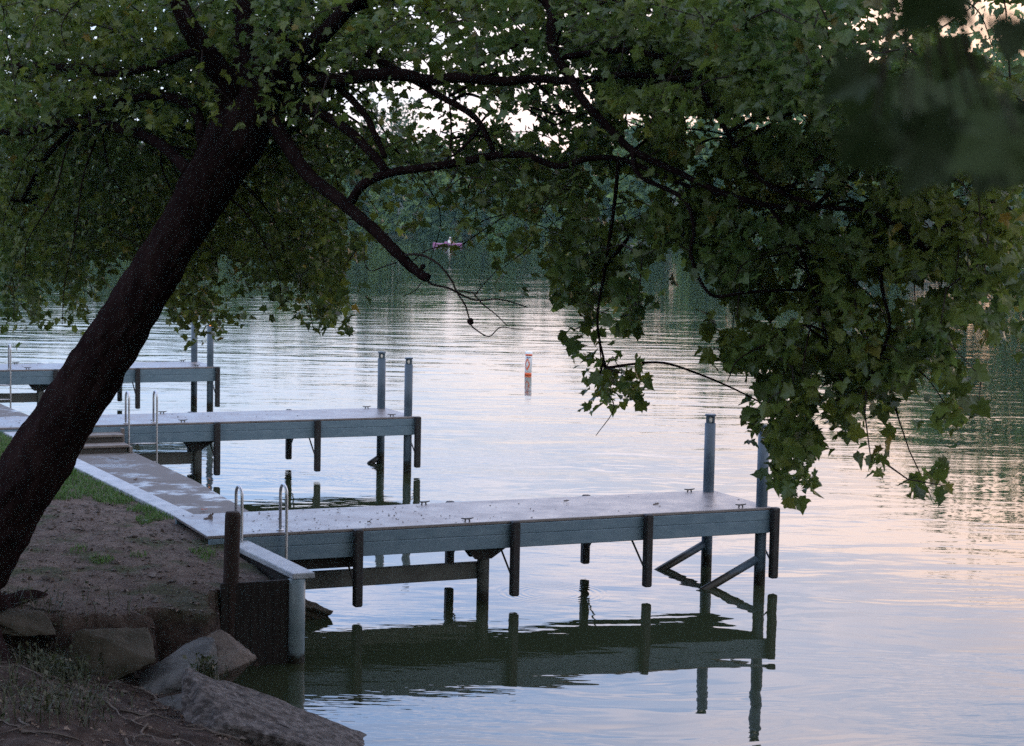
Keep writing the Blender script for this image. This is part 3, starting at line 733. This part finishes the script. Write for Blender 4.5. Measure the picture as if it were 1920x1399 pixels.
tn2 = vnoise(tv[:, 0] * 3 + tv[:, 1] * 2, tv[:, 2] * .6, 9, 9) - .5
cen = np.repeat(np.array(tp_), 64, 0)
tv = tv + (tv - cen) * (tn * .10 + tn2 * .10 + (vnoise(np.arctan2(tv[:, 1] - cen[:, 1], tv[:, 0] - cen[:, 0]) * 6, tv[:, 2] * 4, 1.6, 12) - .5) * .10 + (vnoise(np.arctan2(tv[:, 1] - cen[:, 1], tv[:, 0] - cen[:, 0]) * 14, tv[:, 2] * 11, 1.5, 13) - .5) * .05)[:, None]
tb.v = [tuple(q) for q in tv]
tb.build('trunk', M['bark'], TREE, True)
# buttress roots
rb = MB()
for k, (dx, dy, dz) in enumerate(((.55, .3, -.2), (.45, -.5, -.3), (-.6, -.6, -.25), (.35, .9, .0), (-.9, .4, .1))):
    b0 = np.array([at(-60, 1112, 16.95)[0], 17.0, .95])
    rb.tube(smooth_path([b0 + np.array([dx, dy, 0]) * .15 + [0, 0, .15], b0 + np.array([dx, dy, 0]) * .45 + [0, 0, -.1], b0 + np.array([dx, dy, dz - .12]), b0 + np.array([dx * 1.7, dy * 1.6, dz - .35])]), list(np.linspace(.13, .03, 19)), 10, noise=.12)
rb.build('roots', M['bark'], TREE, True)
LIMBS = [  # (list of (px, py, Y), r0 px, r1 px)
    ([(430, 215, 16.3), (425, 160, 16.2), (395, 110, 16.1), (355, 50, 16.0), (320, -30, 15.9), (270, -150, 15.7)], 27, 12),
    ([(470, 210, 16.3), (458, 120, 16.6), (456, 20, 16.8), (450, -100, 17), (440, -250, 17)], 24, 12),
    ([(520, 150, 16.3), (575, 95, 15.9), (630, 40, 15.6), (700, -40, 15.3), (760, -160, 15)], 20, 10),
    ([(352, 322, 16.4), (330, 295, 16.7), (300, 270, 17.1), (262, 252, 17.5), (220, 240, 17.9), (160, 228, 18.4), (100, 235, 18.9), (40, 247, 19.3), (-60, 245, 19.8), (-200, 260, 20.5)], 12, 6),
    ([(380, 275, 16.4), (374, 225, 16.6), (352, 195, 16.9), (300, 180, 17.4), (240, 188, 18.0), (170, 215, 18.8), (90, 290, 19.6), (40, 380, 20)], 11, 4),
    ([(380, 90, 16.0), (300, 120, 17), (220, 138, 18), (140, 130, 18.8), (60, 122, 19.4), (-40, 130, 20)], 8, 5),
    ([(512, 228, 16.2), (545, 282, 16.0), (582, 332, 15.8), (640, 378, 15.6), (700, 430, 15.45), (748, 478, 15.35), (780, 508, 15.3), (800, 522, 15.25)], 15, 8),
    ([(655, 385, 15.6), (680, 347, 15.5), (730, 325, 15.5), (800, 314, 15.4), (860, 305, 15.3), (920, 293, 15.2), (980, 290, 15.1), (1012, 301, 15.05), (1050, 312, 15), (1100, 298, 14.9), (1160, 298, 14.8), (1220, 320, 14.6), (1300, 352, 14.3), (1420, 382, 14.0)], 9, 4),
    ([(535, 195, 16.2), (600, 213, 16.0), (650, 243, 15.8), (692, 282, 15.65), (725, 322, 15.5)], 10, 8),
    ([(560, 120, 16.2), (630, 160, 16.0), (680, 210, 15.8), (702, 250, 15.7), (722, 295, 15.6)], 8, 5),
    ([(530, 160, 16.3), (570, 150, 16.1), (620, 152, 15.9), (690, 141, 15.7), (760, 141, 15.5), (800, 150, 15.4), (860, 146, 15.2), (940, 152, 15.0), (1000, 148, 14.8), (1080, 152, 14.6), (1180, 140, 14.4), (1300, 150, 14.1)], 15, 5),
    ([(690, 100, 15.8), (760, 141, 15.6), (820, 177, 15.4), (880, 212, 15.3), (905, 240, 15.25), (925, 285, 15.2)], 7, 5),
    ([(900, 240, 15.3), (870, 275, 15.3), (845, 295, 15.3)], 4, 2),
    ([(640, 20, 15.7), (800, -30, 15.2), (950, -40, 14.8), (1030, 10, 14.6), (1032, 70, 14.55), (1045, 108, 14.5), (1072, 150, 14.4), (1095, 190, 14.3), (1150, 248, 14.2), (1190, 285, 14.1), (1260, 318, 14.0), (1350, 360, 13.8), (1440, 385, 13.6), (1530, 392, 13.4)], 11, 5),
    ([(1185, 282, 14.1), (1200, 330, 14), (1280, 372, 13.9), (1302, 430, 13.8), (1296, 480, 13.8), (1332, 552, 13.7), (1400, 548, 13.6), (1500, 543, 13.5)], 5, 2.5),
    ([(1045, 108, 14.5), (1180, 95, 14.2), (1280, 130, 14.0), (1340, 210, 13.8), (1420, 330, 13.5), (1530, 385, 13.2), (1640, 400, 13.0), (1740, 470, 12.9)], 6, 4),
    ([(1000, 148, 14.8), (1040, 190, 14.9), (1050, 215, 15.0), (985, 200, 15), (1040, 235, 15.1)], 3, 2),
    ([(1640, 430, 13.0), (1655, 545, 13.0), (1668, 610, 13.0), (1650, 670, 13.0), (1625, 720, 13.0)], 4, 2),
    ([(1440, 385, 13.6), (1500, 470, 13.4), (1540, 600, 13.2), (1580, 720, 13.1)], 4, 2),
    ([(1160, 300, 14.8), (1150, 400, 15), (1135, 500, 15.2), (1120, 600, 15.3), (1135, 690, 15.4)], 4, 2),
    ([(800, 314, 15.4), (838, 300, 15.5), (846, 250, 15.6), (842, 180, 15.7)], 2.5, 1.5),
]
BARE = [  # the leafless twigs at the hooked limb's end
    ([(795, 516, 15.25), (808, 532, 15.25), (840, 540, 15.2), (872, 556, 15.2), (897, 563, 15.15), (930, 561, 15.1), (958, 566, 15.1), (990, 577, 15.05)], 2.6, 1),
    ([(760, 478, 15.3), (780, 477, 15.25), (800, 482, 15.2), (825, 498, 15.15), (846, 525, 15.15), (857, 549, 15.15), (872, 572, 15.1), (880, 598, 15.1)], 2.4, 1.4),
    ([(897, 550, 15.1), (862, 546, 15.12), (855, 545, 15.15)], 1.2, 1.4),
    ([(880, 606, 15.1), (892, 618, 15.1), (917, 631, 15.05), (938, 614, 15), (968, 617, 15), (1000, 617, 15)], 1.5, .8),
    ([(886, 548, 15.1), (905, 570, 15.1), (930, 590, 15), (950, 610, 15)], 1.3, .9),
    ([(890, 556, 15.1), (905, 535, 15.1), (927, 512, 15), (935, 500, 15)], 1.1, .7),
    ([(775, 488, 15.3), (800, 470, 15.2), (830, 462, 15.2), (862, 463, 15.2), (880, 470, 15.1)], 1.2, .7),
    ([(745, 492, 15.4), (720, 500, 15.5), (695, 508, 15.6), (684, 492, 15.6), (683, 460, 15.6)], 1.4, .8),
    ([(790, 530, 15.3), (778, 545, 15.3), (755, 556, 15.3)], 1.2, .7)]
limb_pts = []
for pts, r0, r1 in LIMBS:
    P3 = smooth_path([at(*q) for q in pts], 6); n = len(P3)
    Ym = np.interp(np.linspace(0, 1, n), np.linspace(0, 1, len(pts)), [q[2] for q in pts])
    rad = np.linspace(r0, r1, n) * Ym / F_PX
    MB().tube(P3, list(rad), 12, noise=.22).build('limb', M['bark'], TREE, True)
    limb_pts += P3
for pts, r0, r1 in BARE:
    P3 = smooth_path([at(*q) for q in pts], 5); n = len(P3)
    MB().tube(P3, list(np.linspace(r0, r1, n) * 15.2 / F_PX), 7, noise=.2).build('bare_twig', M['twig'], TREE, True)
for px, py, r in ((800, 520, 8), (793, 500, 5), (882, 603, 6.5)):
    c = at(px, py, 15.2); k = 15.2 / F_PX
    kn = MB().tube([c + [0, 0, r * k], c + [0, 0, r * .5 * k], c, c - [0, 0, r * .6 * k], c - [0, 0, r * k]], [r * k * .4, r * k * .9, r * k, r * k * .8, r * k * .3], 9, noise=.3)
    kn.build('knot', M['bark'], TREE, True)

# leaf density over the crown as seen from the bank (cells of 40 px); every leaf gets its own depth
ROWS = """
888888888888888888766778777888888888765543120000
888888888888888888665667677899999999876653350000
888888888888888887666655566799999999865434586211
888877778888888865555666644499999999987888877422
888888888888888843333346555599999999988888888776
888888888888888733334455664588888888888888888777
888888888888888855555567776788888888888888888777
888888888888888866666777777788999999998888888877
888888888877777643334468888888999999999999988877
888888888777778823422244888888899999999999999877
888888888777788814140423488888889999999999999877
888888888888888881002011777779999999999999999987
777752258725888840000002338888336999999999999965
663620056614357730000000108888422999999955999975
652500007741114620000000005888100599999944999763
200000004410000330000000003777000489999954888452
000000000000000000000000000577000288888885886220
000000000000000000000000000466000066777777777200
000000000000000000000000000253000005775776556100
000000000000000000000000000000000004663466445000
000000000000000000000000000000000002773373054000
000000000000000000000000000000000000560041043000
000000000000000000000000000000000000350000231000
000000000000000000000000000000000000300000020000
""".split()
NL = [0, .7, 1.6, 2.8, 4.6, 8, 12.5, 18, 25, 30]
lp, lsz = [], []
for r_, row in enumerate(ROWS):
    for c_, ch in enumerate(row[:48]):
        d = int(ch)
        if d == 0: continue
        n = rng.poisson(NL[d] * (6.0 if c_ < 14 else 4.3 if c_ < 25 else 4.6 if r_ < 11 else 3.1))
        if n == 0: continue
        if d <= 6:
            k = max(1, n // 5); cen_ = rng.uniform(0, 40, (k, 2)); q = cen_[rng.integers(0, k, n)] + rng.normal(0, 1, (n, 2)) * ([7, 15] if r_ > 11 else [10, 10])
        else: q = rng.uniform(-4, 44, (n, 2))
        px = c_ * 40 + q[:, 0]; py = r_ * 40 + q[:, 1]
        Yc = np.interp(px, [0, 300, 520, 700, 900, 1100, 1300, 1500, 1700, 1900], [20.5, 20, 18.6, 17.3, 16.8, 16.2, 15.2, 14.4, 13.8, 13.4])
        sp_ = np.interp(px, [0, 500, 900, 1900], [1.5, 1.0, 1.2, 1.25])
        if r_ < 6: Yc = Yc - np.interp(px, [0, 500, 900], [1.8, 1.4, .6]); sp_ = sp_ * 1.4
        Y = Yc + rng.normal(0, 1, n).clip(-1.7, 1.9) * sp_
        # keep the clear stretch of trunk free of leaves in front of it
        tx = np.interp(py, [250, 466, 859], [446, 317, 74])
        near = (np.abs(px - tx) < 120) & (py > 235); Y = np.where(near, np.maximum(Y, 17.9), Y)
        if r_ >= 5 and c_ >= 24:                              # thinner and thicker boughs within the hanging mass
            w = vnoise(px, py, 1 / 62, 3) * .6 + vnoise(px, py, 1 / 27, 4) * .4; kp = rng.random(n) < np.interp(w, [.38, .57] if r_ >= 9 and c_ >= 31 else [.34, .54], [.06, 1]); px, py, Y = px[kp], py[kp], Y[kp]
        for a_, b_, y_ in zip(px, py, Y): lp.append(at(a_, b_, y_)); lsz.append((.070 if a_ < 560 else np.interp(a_, [560, 1100, 1500], [.068, .072, .080]) * np.interp(b_, [400, 640], [1, 1.32])) * rng.uniform(.65, 1.3))
# boughs carry most leaves on their far side and above, so that they read from below
lpp = np.array(limb_pts); lpx = np.stack([lpp[:, 0] / lpp[:, 1], (lpp[:, 2] - CAM_H) / lpp[:, 1]], 1)
for i_, p_ in enumerate(lp):
    q_ = np.array([p_[0] / p_[1], (p_[2] - CAM_H) / p_[1]]); d2 = ((lpx - q_) ** 2).sum(1); j_ = int(d2.argmin())
    if d2[j_] < (24 / F_PX) ** 2 and p_[1] < lpp[j_, 1] + .12 and rng.random() < .86:
        k_ = (lpp[j_, 1] + rng.uniform(.15, 1.6)) / p_[1]; lp[i_] = np.array([p_[0] * k_, p_[1] * k_, CAM_H + (p_[2] - CAM_H) * k_])
# crown above and beside the frame
for k in range(7000):
    px, py = rng.uniform(-500, 2150), -rng.uniform(0, 1) ** 1.4 * 620
    Yc = np.interp(px, [-500, 300, 900, 1500, 2100], [20, 18, 16, 14.5, 13.5]); lp.append(at(px, py, Yc + rng.normal(0, 1.6))); lsz.append(.13 * rng.uniform(.7, 1.2))
for k in range(1500):
    px, py = rng.uniform(-420, 0), rng.uniform(0, 560); lp.append(at(px, py, 20.5 + rng.normal(0, 1.5))); lsz.append(.11 * rng.uniform(.7, 1.2))
lp = np.array(lp); lsz = np.array(lsz); nl = len(lp)
tip = rng.normal(0, 1, (nl, 3)) * [.95, .95, .5] + [0, 0, -.50]
nor = rng.normal(0, 1, (nl, 3)) * [.65, .65, .5] + [0, -.12, .75]
big = lsz * F_PX / lp[:, 1] > 21                           # the leaves that show largest get the finer outline
v, t = join([leaves(lp[big], tip[big], nor[big], lsz[big]), leaves(lp[~big], tip[~big], nor[~big], lsz[~big], rng, OUT_LO)])
print('leaves', nl, int(big.sum()))
np_obj('foliage', v, t, M['leaf'], TREE)
# twigs grow from the limbs out to the leaves
def twigs():
    nodes = list(map(np.array, limb_pts)); lim = np.array(limb_pts)
    sel = lp[rng.permutation(nl)[:2600]]
    dmin = np.array([np.min(((lim - p) ** 2).sum(1)) for p in sel]); sel = sel[np.argsort(dmin)]
    arr = np.zeros((len(nodes) + len(sel), 3)); arr[:len(nodes)] = nodes; cnt = len(nodes); segs = []
    par = {}
    for p in sel:
        d = ((arr[:cnt] - p) ** 2).sum(1); d += np.where(arr[:cnt, 2] < p[2] - .1, .25, 0)
        j = int(np.argmin(d)); L_ = math.sqrt(((arr[j] - p) ** 2).sum())
        arr[cnt] = p; cnt += 1
        if .03 < L_ < 1.6: segs.append((arr[j].copy(), p, L_))
    mb = MB()
    for a, b, L_ in segs:
        mid = (a + b) / 2 + rng.normal(0, .06 * L_ + .004, 3) + [0, 0, .10 * L_]
        r = .0028 + .0035 * min(1, L_)
        mb.tube([a, mid, b], [r * 1.5, r * 1.1, r * .7], 4, cap=False)
    mb.build('twigs', M['twig'], TREE)
twigs()
def branches():
    lim = np.array(limb_pts); r = np.random.default_rng(31); k = 0
    for p in lp[r.permutation(nl)]:
        px_ = p[0] / p[1]; pz = (p[2] - CAM_H) / p[1]
        if abs(px_) > .29 or pz > .115: continue
        d = ((lim - p) ** 2).sum(1) + np.where(lim[:, 2] < p[2] - .25, 3, 0); j = int(d.argmin()); L_ = float(np.linalg.norm(lim[j] - p))
        if not (.7 < L_ < 2.6): continue
        a = lim[j]; f = lambda t, up_, near: a + (p - a) * t + np.array([r.normal(0, .05), -near, up_]) * L_
        path = smooth_path([a, f(.25, .10, .12), f(.5, .12, .22), f(.75, .06, .25), f(1.02, -.05, .22), f(1.12, -.22, .2)], 5)
        MB().tube(path, list(np.linspace(.006 + .0045 * L_, .003, len(path))), 6, noise=.2).build('branch', M['bark'], TREE, True)
        k += 1
        if k == 75: break
branches()

# ------------------------------------------------------------------ maple beside the photographer: soft leaves close to the lens
def near_tree():
    b = np.array([2.7, 2.3, float(bank_z(2.7, 2.3)) - .1])
    t = thing('maple_tree', b, 'dark maple boughs with big soft leaves hanging close at the upper edge', 'tree')
    MB().tube(smooth_path([b + [.1, 0, -.3], b + [0, 0, 1], b + [.05, .1, 3], b + [0, .2, 6]]), list(np.linspace(.17, .09, 19)), 16, noise=.1).build('trunk', M['bark'], t, True)
    spec = [(1655, 160, 2.3, .10), (1762, 105, 3.0, .13), (1745, 185, 2.6, .13), (1690, 205, 2.2, .10), (1620, 140, 2.0, .055), (1705, 262, 1.7, .07), (1640, 245, 1.7, .055), (1790, 235, 2.2, .11), (1830, 165, 2.4, .08),
            (1775, -40, 1.2, .05), (1855, 215, 2.2, .10), (1905, 250, 1.6, .07), (1893, 45, 1.2, .032), (1835, 275, 2.4, .09), (1985, 30, 1.2, .05), (1925, 205, 1.8, .06)]
    p = np.array([at(x, y, Y) for x, y, Y, s in spec]); n = len(p)
    r = np.random.default_rng(12)
    tip_ = r.normal(0, 1, (n, 3)) * [.8, .3, .3] + [-.2, 0, -.6]; nor_ = r.normal(0, 1, (n, 3)) * [.25, .2, .35] + [0, -1, .35]
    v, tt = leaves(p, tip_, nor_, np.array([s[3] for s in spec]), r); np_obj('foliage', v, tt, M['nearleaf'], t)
    ends = [at(1700, -150, 1.7), at(1880, -90, 1.1), at(2010, 260, 1.3)]
    st = b + [0, .15, 4.2]
    for e in ends:
        st_ = b + [0, .1, 3.4]; MB().tube(smooth_path([st_, st_ * .6 + e * .4 + [0, 0, .25], st_ * .2 + e * .8 + [0, 0, .12], e]), list(np.linspace(.013, .003, 19)), 8).build('limb', M['twig'], t, True)
    for e in ends:
        tw = MB()
        for q in p:
            if min(ends, key=lambda k: np.linalg.norm(k - q)) is e: tw.tube([e, (e + q) / 2 + [0, 0, .03], q], [.0025, .002, .0012], 5)
        if tw.v: tw.build('twigs', M['twig'], t)
near_tree()

# ------------------------------------------------------------------ ground cover
def blades(base, h, w, lean, r):
    n = len(base); an = r.uniform(0, 2 * math.pi, n); d = np.stack([np.cos(an), np.sin(an), 0 * an], 1)
    s = np.stack([-d[:, 1], d[:, 0], 0 * an], 1) * w[:, None]
    up_ = np.array([0, 0, 1.0]); m = base + up_ * (h * .6)[:, None] + d * (lean * h * .35)[:, None]; e = base + up_ * (h * (1 - .25 * lean))[:, None] + d * (lean * h)[:, None]
    v = np.stack([base - s, base + s, m + s * .7, m - s * .7, e], 1).reshape(-1, 3); i = np.arange(n)[:, None] * 5
    return v, np.concatenate([i + [0, 1, 2], i + [0, 2, 3], i + [3, 2, 4]], 1).reshape(-1, 3)
def grass():
    r = np.random.default_rng(9); n = 90000
    o = r.uniform(-1.8, 13, n); d = r.uniform(.02, 3.6, n); a = 6.86 + .06 * o + d
    x = C0[0] - U[0] * a + V[0] * o; y = C0[1] - U[1] * a + V[1] * o
    nz = vnoise(x, y, .9, 4) * .6 + vnoise(x, y, 3.1, 6) * .4
    thr = np.interp(o, [-2, -.5, 1.2, 2.6, 4, 13], [.72, .78, .68, .46, .25, .12]) + np.where(d < .5, -.12, 0)
    k = nz > thr; x, y, o = x[k], y[k], o[k]; z = bank_z(x, y)
    h = r.uniform(.03, .085, len(x)) * np.interp(o, [-2, 3], [.8, 1.]); v, t = blades(np.stack([x, y, z - .005], 1), h, r.uniform(.003, .006, len(x)), r.uniform(.1, .8, len(x)), r)
    kind(np_obj('grass', v, t, M['grass']), 'stuff')
    # weeds and dry stalks on the lower bank
    c = []
    for px, py, Y, k, s in ((105, 1235, 16.4, 300, .15), (70, 1310, 15.6, 90, .25), (130, 1350, 15.4, 70, .2), (30, 1390, 14.6, 110, .3), (100, 1390, 14.8, 90, .2), (150, 1180, 16.9, 90, .2), (385, 1310, 16.5, 160, .06), (70, 1120, 17.4, 150, .3), (300, 1170, 17.4, 60, .5)):
        q = at(px, py, Y); c.append(np.stack([q[0] + r.normal(0, s, k), q[1] + r.normal(0, s, k)], 1))
    c = np.concatenate(c); z = bank_z(c[:, 0], c[:, 1]); n = len(c)
    q = at(385, 1310, 16.5); z = np.where(((c[:, 0] - q[0]) ** 2 + (c[:, 1] - q[1]) ** 2) < .06, np.maximum(z, .42), z)
    v, t = blades(np.stack([c[:, 0], c[:, 1], z - .01], 1), r.uniform(.08, .3, n), r.uniform(.002, .006, n), r.uniform(.3, 1.3, n), r)
    lf = r.permutation(n)[:500]; pp = np.stack([c[lf, 0], c[lf, 1], z[lf] + r.uniform(.03, .22, len(lf))], 1)
    v2, t2 = clumps(pp, .022, r); v, t = join([(v, t), (v2, t2)])
    kind(np_obj('weeds', v, t, M['weed']), 'stuff')
    n = 900; o = r.uniform(-7.5, 3, n); a = 7.1 + np.abs(r.normal(0, 1.3, n)) + .02 * o
    x = C0[0] - U[0] * a + V[0] * o; y = C0[1] - U[1] * a + V[1] * o; pb_ = MB()
    for x_, y_, z_ in zip(x, y, bank_z(x, y)):
        s_ = float(r.lognormal(-4.1, .55)); q = r.normal(0, 1, (6, 3)); dirs = np.array([(1, 0, 0), (0, 1, 0), (-1, 0, 0), (0, -1, 0), (0, 0, .7), (0, 0, -.7)]) * r.uniform(.6, 1.2, (6, 1)) + q * .15
        pb_.add(np.array([x_, y_, z_ + s_ * .2]) + dirs * s_, [(0, 1, 4), (1, 2, 4), (2, 3, 4), (3, 0, 4), (1, 0, 5), (2, 1, 5), (3, 2, 5), (0, 3, 5)])
    for k in range(60):
        o1 = r.uniform(-6, -2.2); a1 = r.uniform(7.5, 10.5); w_ = []; an = r.uniform(0, 6.28)
        for i in range(7):
            p_ = sh(a1, o1); w_.append([p_[0], p_[1], float(bank_z(p_[0], p_[1])) + .012]); an += r.normal(0, .5); a1 += math.cos(an) * .09; o1 += math.sin(an) * .09
        pb_.tube(w_, list(np.linspace(r.uniform(.006, .014), .003, 7)), 5)
    kind(pb_.build('pebbles', M['rockwarm']), 'stuff')
    # dead leaf litter and crumbs on the dirt
    n = 9500; o = r.uniform(-8, 6, n); a = 6.9 + r.uniform(.05, 5.5, n) + .03 * o
    x = C0[0] - U[0] * a + V[0] * o; y = C0[1] - U[1] * a + V[1] * o; z = bank_z(x, y)
    p = np.stack([x, y, z + .006], 1); nrm = np.zeros((n, 3)); nrm[:, 2] = 1; nrm += r.normal(0, .35, (n, 3)); tp2 = r.normal(0, 1, (n, 3)) * [1, 1, .15]
    v, t = leaves(p, tp2, nrm, r.uniform(.012, .055, n) * r.choice([.5, 1], n, p=[.7, .3]), r)
    q = []
    for o0, e, k, a0 in ((0, 0, 170, 2.2), (10.492, -.605, 60, 0), (20.735, -1.27, 30, 0)):
        aa = 7.0 - np.abs(r.normal(0, 2.6, k)).clip(0, 6.9); bb = r.uniform(.02, 1.45, k)
        q += [sh(a_, o0 + b_, ZD + .004, e) for a_, b_ in zip(aa, bb)]
    q = np.array(q); k = len(q); n2 = r.normal(0, .3, (k, 3)) + [0, 0, 1]
    v2, t2 = leaves(q, r.normal(0, 1, (k, 3)) * [1, 1, .1], n2, r.uniform(.008, .028, k), r); v, t = join([(v, t), (v2, t2)])
    kind(np_obj('leaf_litter', v, t, M['litter']), 'stuff')
grass()
def stray():
    r = np.random.default_rng(14)
    spots = [(390, 970, .97, 'litter', .11, 'brown curled leaf lying on the shore end of the nearest dock'), (384, 955, .62, 'redleaf', .08, 'small red leaf on the walkway beside the nearest dock'),
             (255, 900, .60, 'litter', .06, 'dark leaf lying on the grey walkway'), (1061, 940, .97, 'litter', .07, 'dark curled leaf on the middle of the nearest dock'), (1228, 944, .97, 'litter', .07, 'dark leaf near the water end of the nearest dock'),
             (636, 957, .97, 'litter', .05, 'small dark leaf on the shore half of the nearest dock'), (690, 979, .97, 'litter', .05, 'small dark leaf by the front edge of the nearest dock'), (272, 975, .90, 'cap', .06, 'pale leaf on the bare dirt beside the kerb')]
    for px, py, z, m, s, lab in spots:
        p = pl(px, py, z + .012); v, t = leaves(np.array([p]), r.normal(0, 1, (1, 3)) * [1, 1, .1], np.array([[0, 0, 1.]]) + r.normal(0, .25, (1, 3)), np.array([s]), r)
        tag(np_obj('fallen_leaf', v, t, M[m]), lab, 'leaf', 'stray fallen leaves')
stray()

# ------------------------------------------------------------------ evening haze over the lake
def haze():
    x, y0, y1, z0, z1 = 445, -80, 500, -3.0, 42
    m = bpy.data.materials.new('haze'); m.use_nodes = True; nt = m.node_tree; nt.nodes.clear()
    v = nt.nodes.new('ShaderNodeVolumePrincipled'); o = nt.nodes.new('ShaderNodeOutputMaterial')
    v.inputs['Color'].default_value = (.42, .80, .74, 1); v.inputs['Density'].default_value = HAZE; v.inputs['Anisotropy'].default_value = .2
    nt.links.new(v.outputs[0], o.inputs['Volume'])
    b = MB().hexa([(-x, y0, z0), (x, y0, z0), (x, y1, z0), (-x, y1, z0), (-x, y0, z1), (x, y0, z1), (x, y1, z1), (-x, y1, z1)])
    kind(b.build('haze', m), 'stuff')
HAZE = .00020
haze()
